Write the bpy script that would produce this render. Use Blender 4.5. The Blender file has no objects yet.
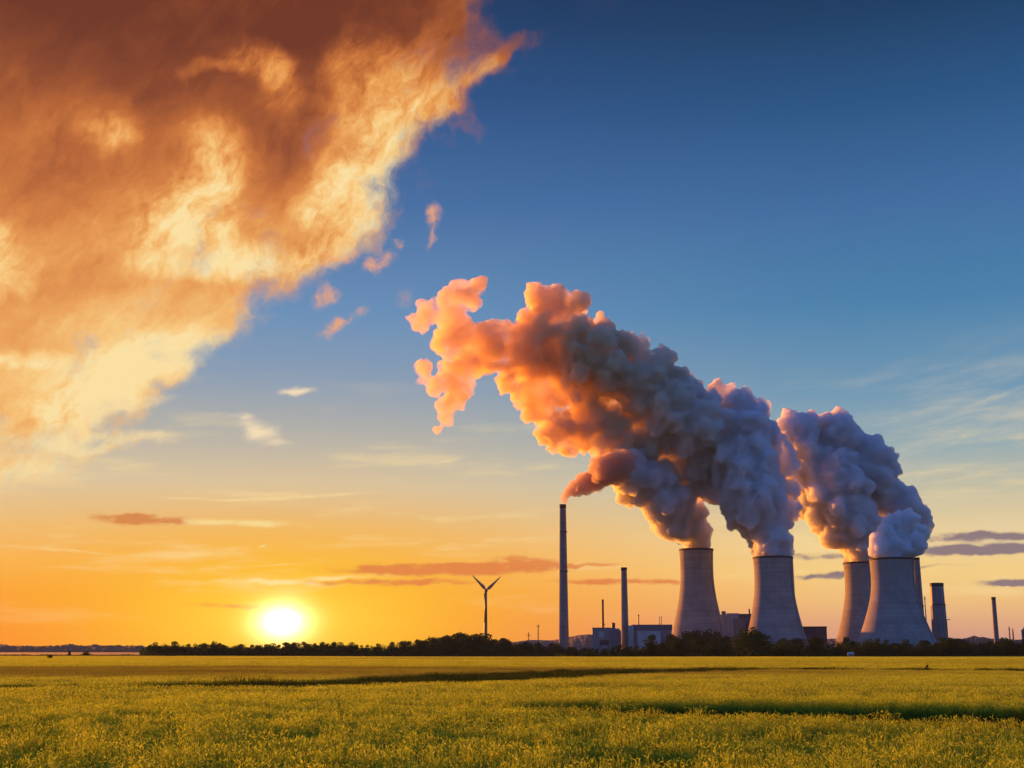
import bpy, bmesh, math, random
import numpy as np
DO_GRASS = True
from mathutils import Vector, Matrix, noise as mnoise

SC = bpy.context.scene
COL = SC.collection
R = math.radians
W, H, FPX = 1024, 768, 1280.0
CAM_H = 2.6
HORIZON_Y = 653.5
PITCH = math.atan((HORIZON_Y - H / 2) / FPX)

# ------------------------------------------------------------------ camera
cam_d = bpy.data.cameras.new("camera")
cam_d.sensor_width = 36.0
cam_d.lens = 36.0 * FPX / W
cam_d.clip_start = 0.1
cam_d.clip_end = 60000
cam = bpy.data.objects.new("camera", cam_d)
cam.location = (0, 0, CAM_H)
cam.rotation_euler = (math.pi / 2 + PITCH, 0, 0)
COL.objects.link(cam)
SC.camera = cam

def ray(px, py):
    x = (px - W / 2) / FPX
    y = (H / 2 - py) / FPX
    c, s = math.cos(PITCH), math.sin(PITCH)
    return Vector((x, c - y * s, s + y * c))

def at(px, py, Y):
    """point of the world seen at pixel px,py on the vertical plane y=Y"""
    d = ray(px, py)
    return Vector((0, 0, CAM_H)) + d * (Y / d.y)

def azel(px, py):
    d = ray(px, py).normalized()
    return math.degrees(math.atan2(d.x, d.y)), math.degrees(math.asin(d.z))

def lin(r, g, b):
    f = lambda c: (c / 255 / 12.92) if c <= 10 else ((c / 255 + 0.055) / 1.055) ** 2.4
    return (f(r), f(g), f(b), 1.0)

# ------------------------------------------------------------------ sky
SUN_AZ, SUN_EL = azel(282, 623)
LAMP_AZ, LAMP_EL = SUN_AZ - 28, SUN_EL + 1.2
world = bpy.data.worlds.new("World")
SC.world = world
world.use_nodes = True
WN = world.node_tree
WN.nodes.clear()

class G:
    """tiny helper that writes math as shader nodes"""
    def __init__(s, tree): s.t = tree
    def new(s, typ, **kw):
        n = s.t.nodes.new(typ)
        for k, v in kw.items(): setattr(n, k, v)
        return n
    def put(s, sock, v):
        if isinstance(v, bpy.types.NodeSocket): s.t.links.new(v, sock)
        else: sock.default_value = v
    def m(s, op, a, b=0.0, c=None, clamp=False):
        n = s.new('ShaderNodeMath', operation=op); n.use_clamp = clamp
        s.put(n.inputs[0], a); s.put(n.inputs[1], b)
        if c is not None: s.put(n.inputs[2], c)
        return n.outputs[0]
    def add(s, a, b): return s.m('ADD', a, b)
    def sub(s, a, b): return s.m('SUBTRACT', a, b)
    def mul(s, a, b): return s.m('MULTIPLY', a, b)
    def vm(s, op, a, b=(0, 0, 0)):
        n = s.new('ShaderNodeVectorMath', operation=op)
        s.put(n.inputs[0], a)
        if op == 'SCALE': s.put(n.inputs['Scale'], b)
        elif op not in ('LENGTH', 'NORMALIZE'): s.put(n.inputs[1], b)
        return n.outputs['Value'] if op in ('LENGTH', 'DOT_PRODUCT') else n.outputs[0]
    def rng(s, v, a, b, c=0.0, d=1.0, kind='SMOOTHSTEP'):
        n = s.new('ShaderNodeMapRange', interpolation_type=kind)
        if kind == 'LINEAR': n.clamp = True
        for i, q in enumerate((v, a, b, c, d)): s.put(n.inputs[i], q)
        return n.outputs[0]
    def mapping(s, v, loc=(0, 0, 0), rot=(0, 0, 0), sc=(1, 1, 1), typ='TEXTURE'):
        n = s.new('ShaderNodeMapping', vector_type=typ)
        s.put(n.inputs['Vector'], v)
        n.inputs['Location'].default_value = loc
        n.inputs['Rotation'].default_value = rot
        n.inputs['Scale'].default_value = sc
        return n.outputs[0]
    def noise(s, v, scale, detail=4.0, rough=0.5, dist=0.0, typ='FBM', lac=2.0, color=False):
        n = s.new('ShaderNodeTexNoise')
        n.noise_type = typ
        if typ == 'FBM': n.normalize = True
        s.put(n.inputs['Vector'], v)
        n.inputs['Scale'].default_value = scale
        n.inputs['Detail'].default_value = detail
        n.inputs['Roughness'].default_value = rough
        n.inputs['Lacunarity'].default_value = lac
        n.inputs['Distortion'].default_value = dist
        return n.outputs['Color'] if color else n.outputs['Fac']
    def ramp(s, v, stops, interp='LINEAR'):
        n = s.new('ShaderNodeValToRGB')
        cr = n.color_ramp; cr.interpolation = interp
        while len(cr.elements) < len(stops): cr.elements.new(0.5)
        for e, (p, c) in zip(cr.elements, stops):
            e.position = p; e.color = c if len(c) == 4 else (*c, 1)
        s.put(n.inputs[0], v)
        return n.outputs[0]
    def mix(s, f, a, b, mode='MIX'):
        n = s.new('ShaderNodeMix', data_type='RGBA', blend_type=mode)
        n.clamp_factor = True
        s.put(n.inputs[0], f)
        ca = [i for i in n.inputs if i.type == 'RGBA']
        s.put(ca[0], a); s.put(ca[1], b)
        return [o for o in n.outputs if o.type == 'RGBA'][0]

g = G(WN)
tc = g.new('ShaderNodeTexCoord')
D = tc.outputs['Generated']          # the direction looked at
sx = g.new('ShaderNodeSeparateXYZ'); WN.links.new(D, sx.inputs[0])
K = 22.34                            # sky units per degree
az = g.mul(g.m('ARCTAN2', sx.outputs[0], sx.outputs[1]), 180 / math.pi * K)
el = g.mul(g.m('ARCSINE', sx.outputs[2]), 180 / math.pi * K)
cx = g.new('ShaderNodeCombineXYZ'); WN.links.new(az, cx.inputs[0]); WN.links.new(el, cx.inputs[1])
P = cx.outputs[0]

def sk(px, py):
    a, e = azel(px, py); return a * K, e * K

def blob(Pv, px, py, rx, ry, rot=0.0, amp=1.0):
    a, e = sk(px, py)
    q = g.mapping(Pv, (a, e, 0), (0, 0, R(rot)), (rx, ry, 1e6))
    return g.rng(g.vm('LENGTH', q), 1.0, 0.0, 0.0, amp)

def blobs(Pv, lst):
    tot = None
    for i_, b in enumerate(lst):
        if i_ and i_ % 5 == 0:      # keeps the shader compiler from holding every blob at once
            n_ = g.new('ShaderNodeVectorMath', operation='MULTIPLY_ADD')
            WN.links.new(tot, n_.inputs[0]); n_.inputs[1].default_value = (1e-7, 1e-7, 0); WN.links.new(Pv, n_.inputs[2]); Pv = n_.outputs[0]
        o = blob(Pv, *b)
        tot = o if tot is None else g.add(tot, o)
    return tot

def elramp(tab, x):
    top = sk(512, -140)[1]
    st = sorted((max(0.0, sk(x, y)[1] / top), lin(*c)) for y, c in tab)
    return g.ramp(g.m('DIVIDE', el, top), st)

left = elramp([(652, (250, 122, 44)), (628, (255, 134, 36)), (596, (255, 158, 44)), (565, (253, 184, 84)), (530, (240, 196, 124)),
               (485, (218, 204, 170)), (430, (176, 180, 176)), (375, (134, 160, 186)), (310, (100, 146, 190)), (200, (62, 112, 168)),
               (90, (30, 82, 138)), (0, (8, 60, 106)), (-140, (4, 44, 84))], 300)
right = elramp([(652, (200, 146, 138)), (625, (228, 172, 134)), (600, (246, 198, 130)), (572, (252, 214, 136)), (535, (244, 216, 158)),
                (495, (206, 200, 170)), (450, (152, 178, 184)), (390, (108, 156, 186)), (300, (66, 131, 177)), (200, (56, 110, 164)),
                (100, (24, 86, 138)), (0, (2, 60, 102)), (-140, (0, 44, 88))], 900)
tt = g.rng(az, sk(330, 600)[0], sk(930, 600)[0])
sky = g.mix(tt, left, right)
# the side of the sky away from the sun: bluer, tuned as unseen fill light
away = g.m('MAXIMUM', g.rng(g.m('ABSOLUTE', g.sub(az, SUN_AZ * K)), 35 * K, 90 * K), g.rng(el, 30 * K, 60 * K))
backc = elramp([(652, (84, 106, 136)), (600, (96, 120, 156)), (540, (96, 134, 178)), (400, (80, 138, 198)), (200, (62, 124, 202)), (-140, (42, 100, 184))], 600)
sky = g.mix(away, sky, backc)

nish = g.new('ShaderNodeTexSky'); nish.sky_type = 'NISHITA'
nish.sun_disc = False
nish.sun_elevation = R(LAMP_EL); nish.sun_rotation = R(LAMP_AZ)
sky = g.mix(0.06, sky, g.vm('SCALE', nish.outputs[0], 0.06))

# warm glow round the sun
sa, se = SUN_AZ * K, SUN_EL * K
def glow(rx, ry, dy=0.0, p=2.0):
    q = g.mapping(P, (sa, se + dy, 0), (0, 0, 0), (rx, ry, 1))
    return g.m('POWER', 2.71828, g.mul(g.m('POWER', g.vm('LENGTH', q), p), -1.0))
sky = g.mix(g.mul(glow(290, 100), 0.8), sky, lin(255, 172, 24))
sky = g.mix(g.mul(glow(150, 62, 4), 0.92), sky, lin(255, 206, 36))

wn = g.noise(P, 0.012, 3, 0.55, color=True)
wfine = g.noise(P, 0.045, 3, 0.55, color=True)
P1 = g.vm('ADD', P, g.vm('SCALE', g.vm('SUBTRACT', wn, (0.5, 0.5, 0.5)), 70.0))
P2 = g.vm('ADD', P1, g.vm('SCALE', g.vm('SUBTRACT', wfine, (0.5, 0.5, 0.5)), 26.0))

# faint high haze streaks low in the sky
stretch = g.mapping(P, (0, 0, 0), (0, 0, R(2)), (7.0, 1.0, 1.0))
st1 = g.noise(stretch, 0.035, 6, 0.62)
lowband = g.mul(g.rng(el, sk(512, 655)[1], sk(512, 560)[1]), g.rng(el, sk(512, 350)[1], sk(512, 520)[1]))
veil = g.mul(g.rng(st1, 0.5, 0.72), lowband)
sky = g.mix(g.mul(veil, 0.6), sky, lin(255, 226, 160))
band2 = g.mul(g.rng(el, sk(512, 600)[1], sk(512, 520)[1]), g.rng(el, sk(512, 330)[1], sk(512, 450)[1]))
rveil = g.mul(g.mul(g.rng(g.noise(g.mapping(P, (90, 0, 0), (0, 0, R(8)), (5, 1, 1)), 0.03, 7, 0.65), 0.42, 0.74), band2),
              g.rng(az, sk(760, 500)[0], sk(1000, 500)[0]))
sky = g.mix(g.mul(rveil, 0.6), sky, lin(226, 212, 178))

# ---- the big sunlit cloud
ex0, ex1 = sk(516, 36), sk(-30, 492)
nx, ny = -(ex1[1] - ex0[1]), (ex1[0] - ex0[0])
L = math.hypot(nx, ny); nx /= L; ny /= L
if nx * (sk(100, 100)[0] - ex0[0]) + ny * (sk(100, 100)[1] - ex0[1]) < 0: nx, ny = -nx, -ny
dist = g.vm('DOT_PRODUCT', g.vm('SUBTRACT', P1, (ex0[0], ex0[1], 0)), (nx, ny, 0))
bul = blobs(P1, [(345, 215, 95, 75, 40, 75), (395, 125, 80, 50, 35, 45), (310, 215, 70, 60, 20, 45), (140, 350, 90, 50, 20, 40), (200, 320, 90, 60, 30, 70), (90, 395, 110, 55, 25, 60), (300, 262, 60, 34, 15, 45),
                 (495, 62, 46, 14, 42, 40), (452, 100, 60, 22, 38, 40), (150, 372, 90, 24, 12, 55), (130, 438, 110, 14, 4, 62), (30, 470, 90, 36, 10, 50),
                 (520, 0, 90, 46, 0, -90), (250, 250, 60, 50, 0, 40)])
dist = g.add(dist, bul)
fb = g.noise(P2, 0.018, 9, 0.62)
fbw = g.noise(g.mapping(P2, (80, 0, 0), (0, 0, R(50)), (3.0, 0.8, 1.0)), 0.03, 8, 0.66)
dist2 = g.add(dist, g.add(g.mul(g.sub(fb, 0.5), 165.0), g.mul(g.sub(fbw, 0.5), 75.0)))
cover = g.mul(g.rng(dist2, -34.0, 62.0), g.mul(g.rng(az, -62 * K, -34 * K), g.rng(el, 52 * K, 33 * K)))
# brightness inside the cloud
fil = g.noise(g.mapping(P2, (0, 0, 0), (0, 0, R(58)), (2.4, 1.0, 1.0)), 0.020, 10, 0.66)
fil2 = g.noise(g.mapping(P1, (300, 50, 0), (0, 0, R(25)), (1.7, 1.0, 1.0)), 0.010, 7, 0.58)
PB = g.vm('ADD', P, g.vm('ADD', g.vm('SCALE', g.vm('SUBTRACT', wn, (0.5, 0.5, 0.5)), 36.0), g.vm('SCALE', g.vm('SUBTRACT', wfine, (0.5, 0.5, 0.5)), 20.0)))
brt = blobs(PB, [(262, 66, 62, 30, -12, 0.62), (282, 95, 34, 44, 0, 0.36), (220, 68, 50, 12, 8, 0.4), (370, 105, 62, 100, 22, 0.72), (410, 75, 80, 54, 38, 0.25),
                 (348, 192, 84, 70, 52, 0.8), (300, 235, 110, 60, 20, 0.12), (430, 112, 100, 34, 40, 0.7), (490, 66, 34, 16, 42, 0.6), (212, 188, 56, 84, -8, 0.66), (208, 140, 46, 36, 0, 0.4), (114, 132, 44, 22, 10, 0.34),
                 (95, 125, 80, 40, 0, 0.12), (168, 205, 50, 44, 30, 0.3), (240, 264, 120, 22, 5, 0.55), (200, 235, 70, 26, -20, 0.3), (160, 240, 80, 40, 20, 0.3), (0, 262, 50, 50, 0, 0.42), (320, 262, 60, 26, 20, 0.45),
                 (125, 368, 120, 44, 28, 0.5), (165, 352, 70, 34, 15, 0.4), (60, 412, 110, 34, 28, 0.3), (120, 440, 130, 14, 3, 0.55), (20, 468, 100, 34, 10, 0.22), (20, 358, 70, 14, 4, 0.3), (90, 310, 120, 30, 10, 0.1),
                 (290, 150, 60, 90, 8, -0.16), (120, 60, 170, 80, 0, -0.05), (50, 320, 90, 60, 10, -0.10)])
brt = g.m('SUBTRACT', g.mul(brt, 1.0), g.mul(g.m('MAXIMUM', g.sub(brt, 0.45), 0.0), 0.42))
B = g.mul(brt, g.rng(fil, 0.32, 0.66, 0.30, 1.12, 'LINEAR'))
B = g.add(B, g.mul(g.sub(fil2, 0.5), 0.42))
B = g.add(B, g.mul(g.sub(fil, 0.5), g.rng(el, sk(200, 20)[1], sk(200, 240)[1], 0.12, 0.5)))
base_lo = g.rng(el, sk(200, 340)[1], sk(200, 20)[1], 0.72, 0.02, 'LINEAR')
fib = g.noise(g.mapping(P1, (20, 90, 0), (0, 0, R(52)), (3.6, 1.0, 1.0)), 0.06, 8, 0.68)
B = g.add(B, g.mul(g.sub(fib, 0.5), g.rng(brt, 0.0, 0.35, 0.22, 0.62)))
B = g.add(B, base_lo)
edge = g.mul(g.rng(dist2, 120.0, 0.0), g.rng(el, sk(200, 20)[1], sk(200, 200)[1], 0.22, 0.10))
B = g.add(B, edge)
cc = g.ramp(B, [(0.0, lin(112, 54, 32)), (0.14, lin(140, 72, 38)), (0.30, lin(182, 100, 46)), (0.46, lin(214, 128, 60)), (0.64, lin(238, 164, 84)),
                (0.82, lin(252, 202, 124)), (1.0, lin(255, 228, 164))])
sky = g.mix(g.mul(cover, 0.97), sky, cc)

# ---- small clouds (coverage = blobs broken by noise)
fine = g.noise(P2, 0.055, 7, 0.62)
Pq = g.vm('ADD', P, g.vm('SCALE', g.vm('SUBTRACT', wfine, (0.5, 0.5, 0.5)), 20.0))
def small(lst, col, th=0.30, soft=0.85, Pv=None, nz=None, op=0.9):
    global sky
    c = blobs(Pv if Pv is not None else Pq, lst)
    c = g.mul(c, g.rng(nz if nz is not None else fine, 0.3, 0.62, 0.15, 1.15, 'LINEAR'))
    f = g.rng(c, th - 0.22, th + soft)
    sky = g.mix(g.mul(f, op), sky, col)
small([(343, 256, 34, 15, 22, 1.0), (380, 262, 30, 15, 30, .95), (325, 296, 28, 20, 30, 1.0), (338, 326, 40, 12, 32, .9), (434, 214, 15, 22, 0, .95),
       (432, 236, 8, 26, -20, .6), (398, 244, 12, 7, 0, .7), (404, 298, 20, 20, 0, .5), (360, 308, 14, 8, 0, .6), (458, 280, 8, 10, 0, .6)], lin(240, 168, 120))
Pw = g.vm('ADD', P, g.vm('SCALE', g.vm('SUBTRACT', wfine, (0.5, 0.5, 0.5)), 16.0))
nzw = g.noise(g.mapping(P, (40, 0, 0), (0, 0, R(10)), (3, 1, 1)), 0.06, 7, 0.6)
small([(116, 437, 110, 12, 4, 1.2), (70, 450, 80, 16, 8, .8), (130, 404, 84, 14, 14, 1.1), (156, 366, 60, 22, 24, 1.1), (105, 410, 60, 16, 30, .8)], lin(254, 224, 162), Pv=g.vm('ADD', P, g.vm('SCALE', g.vm('SUBTRACT', wfine, (0.5, 0.5, 0.5)), 24.0)), nz=g.noise(g.mapping(P1, (0, 0, 0), (0, 0, R(18)), (3.2, 1, 1)), 0.045, 8, 0.65), th=.46, op=.7)
small([(258, 430, 34, 22, -10, 1.0), (240, 418, 24, 10, 0, .7), (280, 444, 26, 10, 0, .7), (298, 390, 30, 9, 2, 1.0)], lin(250, 226, 186), Pv=Pw, nz=nzw)
small([(230, 523, 170, 6, 0, 0.95), (300, 497, 120, 4, 4, .8), (200, 499, 100, 3, -1, .6), (300, 583, 70, 4, -2, 1.0), (250, 581, 60, 5, 0, 1.0), (330, 578, 70, 4, 2, .9),
       (60, 550, 140, 3, -3, .6), (275, 565, 60, 3, 3, .6), (447, 461, 34, 3, 9, .55), (262, 546, 10, 3, 22, .9), (1000, 396, 60, 5, 16, .55), (960, 436, 120, 6, 10, .4)],
      lin(255, 232, 160), Pv=g.vm('ADD', P, g.vm('SCALE', g.vm('SUBTRACT', wfine, (0.5, 0.5, 0.5)), 6.0)), nz=nzw, op=0.75)
nzs = g.noise(g.mapping(P, (10, 7, 0), (0, 0, R(1)), (3.2, 1, 1)), 0.07, 7, 0.6)
Ps = g.vm('ADD', P, g.vm('MULTIPLY', g.vm('SUBTRACT', wfine, (0.5, 0.5, 0.5)), (30.0, 9.0, 0)))
small([(140, 520, 70, 9, -1, 1.1)], lin(214, 128, 62), Pv=Ps, nz=nzs, th=.32, soft=.3)
small([(440, 569, 170, 10, 0, 1.25), (520, 563, 60, 11, 0, 0.9), (400, 582, 150, 6, 1, .85), (620, 582, 110, 5, -1, .8), (585, 565, 60, 4, 0, .6), (250, 606, 120, 5, 0, .5)],
      lin(224, 122, 62), Pv=Ps, nz=nzs, th=.30, soft=.3, op=.85)
small([(990, 549, 110, 8, 0, 1.2), (975, 537, 90, 7, 0, 1.0), (1015, 582, 50, 5, 0, 1.0), (830, 576, 50, 5, 3, 1.0), (820, 556, 60, 5, 0, .8), (930, 566, 60, 3, 0, .4)],
      lin(118, 104, 122), Pv=Ps, nz=nzs, th=.24, soft=.35, op=.9)

# the sun itself, overexposed
core = g.m('MULTIPLY', glow(13.5, 9.5, 1, 1.25), 12.0)
core2 = g.m('MULTIPLY', glow(70, 20, 3, 1.0), 0.5)
def addc(c0, f, col):
    n = g.new('ShaderNodeVectorMath', operation='MULTIPLY_ADD')
    WN.links.new(f, n.inputs[0]); n.inputs[1].default_value = col; WN.links.new(c0, n.inputs[2])
    return n.outputs[0]
sky = addc(sky, core, (1.0, 0.66, 0.30))
sky = addc(sky, core2, (0.5, 0.30, 0.10))

bg1 = g.new('ShaderNodeBackground'); WN.links.new(sky, bg1.inputs[0]); bg1.inputs[1].default_value = 0.467
wo = g.new('ShaderNodeOutputWorld'); WN.links.new(bg1.outputs[0], wo.inputs[0])
world.cycles.sampling_method = 'MANUAL'
world.cycles.sample_map_resolution = 1024

# ------------------------------------------------------------------ sun lamp
sd = bpy.data.lights.new("sun", 'SUN')
sd.energy = 5.0
sd.angle = R(0.6)
sd.color = (1.0, 0.30, 0.028)
sun = bpy.data.objects.new("sun", sd)
a, e = R(LAMP_AZ), R(LAMP_EL)
to_sun = Vector((math.sin(a) * math.cos(e), math.cos(a) * math.cos(e), math.sin(e)))
sun.rotation_euler = to_sun.to_track_quat('Z', 'Y').to_euler()
COL.objects.link(sun)

# ------------------------------------------------------------------ exposure
vs = SC.view_settings
vs.view_transform = 'Standard'; vs.look = 'None'; vs.exposure = 1.1; vs.gamma = 1.0; vs.use_curve_mapping = False
SC.display_settings.display_device = 'sRGB'
SC.render.engine = 'CYCLES'
cy = SC.cycles
cy.max_bounces = 16; cy.diffuse_bounces = 3; cy.glossy_bounces = 2; cy.transmission_bounces = 4
cy.volume_bounces = 14; cy.transparent_max_bounces = 64
cy.use_denoising = True
cy.sample_clamp_indirect = 6.0

# ------------------------------------------------------------------ helpers
rnd = random.Random(7)

def tag(o, label=None, cat=None, group=None, kind=None):
    if label: o['label'] = label
    if cat: o['category'] = cat
    if group: o['group'] = group
    if kind: o['kind'] = kind
    return o

def thing(name, loc, label, cat, group=None, rz=0.0):
    o = bpy.data.objects.new(name, None)
    o.empty_display_size = 0.5
    o.location = loc; o.rotation_euler = (0, 0, rz)
    COL.objects.link(o)
    return tag(o, label, cat, group)

def link_mesh(name, me, mat=None, parent=None):
    o = bpy.data.objects.new(name, me)
    if mat is not None and not me.materials: me.materials.append(mat)
    COL.objects.link(o)
    if parent is not None: o.parent = parent
    return o

def from_bm(name, bm, mat=None, parent=None, smooth=False):
    me = bpy.data.meshes.new(name)
    bmesh.ops.recalc_face_normals(bm, faces=bm.faces)
    bm.to_mesh(me); bm.free()
    if smooth:
        for p in me.polygons: p.use_smooth = True
    return link_mesh(name, me, mat, parent)

def add_box(bm, x0, x1, y0, y1, z0, z1):
    v = [bm.verts.new(c) for c in ((x0, y0, z0), (x1, y0, z0), (x1, y1, z0), (x0, y1, z0), (x0, y0, z1), (x1, y0, z1), (x1, y1, z1), (x0, y1, z1))]
    for f in ((3, 2, 1, 0), (4, 5, 6, 7), (0, 1, 5, 4), (1, 2, 6, 5), (2, 3, 7, 6), (3, 0, 4, 7)):
        bm.faces.new([v[i] for i in f])

def add_tube(bm, p0, p1, r0, r1, n=10, cap=True):
    p0, p1 = Vector(p0), Vector(p1)
    ax = (p1 - p0).normalized()
    t = ax.orthogonal().normalized(); b = ax.cross(t)
    ra, rb = [], []
    for i in range(n):
        an = 2 * math.pi * i / n
        d = t * math.cos(an) + b * math.sin(an)
        ra.append(bm.verts.new(p0 + d * r0)); rb.append(bm.verts.new(p1 + d * r1))
    for i in range(n):
        j = (i + 1) % n
        bm.faces.new((ra[i], ra[j], rb[j], rb[i]))
    if cap:
        bm.faces.new(ra[::-1]); bm.faces.new(rb)

def add_lathe(bm, prof, n=64, closed=False):
    """prof: list of (radius, z); closed joins the last ring to the first"""
    rings = []
    for r, z in prof:
        rings.append([bm.verts.new((r * math.cos(2 * math.pi * i / n), r * math.sin(2 * math.pi * i / n), z)) for i in range(n)])
    m = len(rings)
    for k in range(m if closed else m - 1):
        a, b = rings[k], rings[(k + 1) % m]
        for i in range(n):
            j = (i + 1) % n
            bm.faces.new((a[i], a[j], b[j], b[i]))
    return rings

def mat_new(name):
    m = bpy.data.materials.new(name); m.use_nodes = True
    m.node_tree.nodes.clear()
    return m, G(m.node_tree)

def finish(gm, shader, vol=False):
    o = gm.new('ShaderNodeOutputMaterial')
    gm.t.links.new(shader, o.inputs['Volume' if vol else 'Surface'])

def principled(gm, col, rough=0.85, metal=0.0, bump=None, bstr=0.3, bdist=0.1, spec=0.3):
    p = gm.new('ShaderNodeBsdfPrincipled')
    gm.put(p.inputs['Base Color'], col); gm.put(p.inputs['Roughness'], rough); gm.put(p.inputs['Metallic'], metal)
    p.inputs['Specular IOR Level'].default_value = spec
    if bump is not None:
        b = gm.new('ShaderNodeBump'); b.inputs['Strength'].default_value = bstr; b.inputs['Distance'].default_value = bdist
        gm.put(b.inputs['Height'], bump); gm.t.links.new(b.outputs[0], p.inputs['Normal'])
    return p.outputs[0]

def concrete(name, c0, c1, streak=0.32, lift=0.0):
    m, q = mat_new(name)
    t = q.new('ShaderNodeTexCoord').outputs['Object']
    n1 = q.noise(q.mapping(t, sc=(1, 1, 0.06), typ='POINT'), 0.45, 6, 0.65)       # rain streaks running down
    n2 = q.noise(t, 0.05, 5, 0.6)
    sxyz = q.new('ShaderNodeSeparateXYZ'); m.node_tree.links.new(t, sxyz.inputs[0])
    f = q.add(q.mul(n1, streak), q.mul(n2, 1 - streak))
    col = q.mix(q.rng(f, 0.34, 0.66, 0, 1), c0, c1)
    # lift joints of the shuttering, every few metres
    w = q.m('PINGPONG', sxyz.outputs[2], 1.9 + lift)
    joint = q.rng(w, 0.0, 0.22, 1.0, 0.0)
    tone = q.noise(q.mapping(t, sc=(0.01, 0.01, 1), typ='POINT'), 0.27, 2, 0.5)
    col = q.mix(q.rng(tone, 0.35, 0.65, 0.0, 0.35), col, (c0[0] * .7, c0[1] * .7, c0[2] * .7, 1))
    col = q.mix(q.mul(joint, 0.22), col, (c0[0] * .5, c0[1] * .5, c0[2] * .5, 1))
    finish(q, principled(q, col, 0.9, bump=f, bstr=0.25, bdist=0.3))
    return m

def plain(name, c, rough=0.7, metal=0.0, var=0.25, scale=0.3):
    m, q = mat_new(name)
    t = q.new('ShaderNodeTexCoord').outputs['Object']
    n = q.noise(t, scale, 5, 0.6)
    d = (c[0] * (1 - var), c[1] * (1 - var), c[2] * (1 - var), 1)
    finish(q, principled(q, q.mix(q.rng(n, 0.3, 0.7), c, d), rough, metal))
    return m

M_TOWER = concrete("tower_concrete", (0.25, 0.245, 0.24, 1), (0.37, 0.36, 0.345, 1))
M_STACK = concrete("stack_concrete", (0.22, 0.205, 0.20, 1), (0.34, 0.32, 0.31, 1), 0.6)
M_SOOT = plain("sooty_concrete", (0.045, 0.04, 0.04, 1))
M_STEEL = plain("grey_steel", (0.12, 0.12, 0.13, 1), 0.5, 0.6)
M_RUST = plain("dark_red_steel", (0.075, 0.018, 0.013, 1), 0.7, 0.0)
M_TURB = plain("turbine_grey_paint", (0.20, 0.19, 0.19, 1), 0.45, 0.0, 0.1)
M_WHITE = plain("white_steel", (0.62, 0.62, 0.63, 1), 0.45, 0.0, 0.1)

def cladding(name, c, period=2.2):
    m, q = mat_new(name)
    t = q.new('ShaderNodeTexCoord').outputs['Object']
    s_ = q.new('ShaderNodeSeparateXYZ'); m.node_tree.links.new(t, s_.inputs[0])
    seam = q.rng(q.m('PINGPONG', s_.outputs[0], period), 0.0, 0.18, 1.0, 0.0)
    seamz = q.rng(q.m('PINGPONG', s_.outputs[2], period * 1.8), 0.0, 0.18, 1.0, 0.0)
    n = q.noise(q.mapping(t, sc=(1, 1, 0.15), typ='POINT'), 0.35, 5, 0.6)
    d = (c[0] * .72, c[1] * .72, c[2] * .72, 1)
    col = q.mix(q.rng(n, 0.3, 0.7), c, d)
    col = q.mix(q.mul(q.m('MAXIMUM', seam, seamz), 0.45), col, (c[0] * .4, c[1] * .4, c[2] * .4, 1))
    finish(q, principled(q, col, 0.6))
    return m
M_CLAD_DK = cladding("slate_cladding", (0.15, 0.15, 0.19, 1))
M_CLAD_MD = cladding("mauve_cladding", (0.26, 0.25, 0.275, 1))
M_CLAD_LT = cladding("pale_cladding", (0.5, 0.5, 0.55, 1))
M_CLAD_RD = cladding("red_brown_cladding", (0.15, 0.085, 0.095, 1))
M_GLASS = plain("dull_glass", (0.05, 0.055, 0.07, 1), 0.2, 0.0, 0.2)

# ------------------------------------------------------------------ ground
def fieldz(x, y):
    """gentle rolls of the farmland, 0 near the camera"""
    z = 0.06 * math.sin(x * 0.021 + y * 0.013 + 0.6) * min(1, y / 60) + 0.05 * math.sin(x * 0.008 - y * 0.019 + 2.0) * min(1, y / 60)
    if y > 150: z += 0.5 * math.sin((y - 150) * 0.006) * math.sin(x * 0.006 + 1.0) * min(1, (y - 150) / 200) * 0.6
    return z * (1.0 if y < 900 else max(0.0, 1 - (y - 900) / 400))

bm = bmesh.new()
ys = [-3000, -800, -200, -50, -10] + [i * 4.0 for i in range(0, 50)] + [200 + i * 12 for i in range(0, 60)] + [920 + 60 * i for i in range(0, 12)] + [1700, 2200, 3200, 5000, 9000, 16000, 30000]
xs = [-30000, -12000, -5000, -2500, -1500, -1000] + [-800 + i * 10 for i in range(0, 161)] + [1000, 1500, 2500, 5000, 12000, 30000]
grid = [[bm.verts.new((x, y, fieldz(x, y) if abs(x) < 900 and y > 0 else 0.0)) for x in xs] for y in ys]
for j in range(len(ys) - 1):
    for i in range(len(xs) - 1):
        bm.faces.new((grid[j][i], grid[j][i + 1], grid[j + 1][i + 1], grid[j + 1][i]))
m, q = mat_new("ground_soil")
t = q.new('ShaderNodeNewGeometry').outputs['Position']
n = q.noise(t, 0.6, 8, 0.6); n2 = q.noise(t, 0.01, 5, 0.6)
sp = q.new('ShaderNodeSeparateXYZ'); m.node_tree.links.new(t, sp.inputs[0])
col = q.mix(q.rng(n, 0.3, 0.7), (0.05, 0.055, 0.015, 1), (0.10, 0.085, 0.025, 1))
farc = q.mix(q.rng(n2, 0.35, 0.65), (0.16, 0.14, 0.03, 1), (0.09, 0.11, 0.03, 1))
col = q.mix(q.rng(sp.outputs[1], 700, 1000), col, farc)
finish(q, principled(q, col, 1.0, bump=n, bstr=0.5, bdist=0.05))
ground = from_bm("ground", bm, m, smooth=True)
tag(ground, "flat farmland soil under the crop reaching the horizon", "ground", kind='structure')

# ------------------------------------------------------------------ cooling towers
def z_of(px, py, Y): return at(px, py, Y).z

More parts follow.
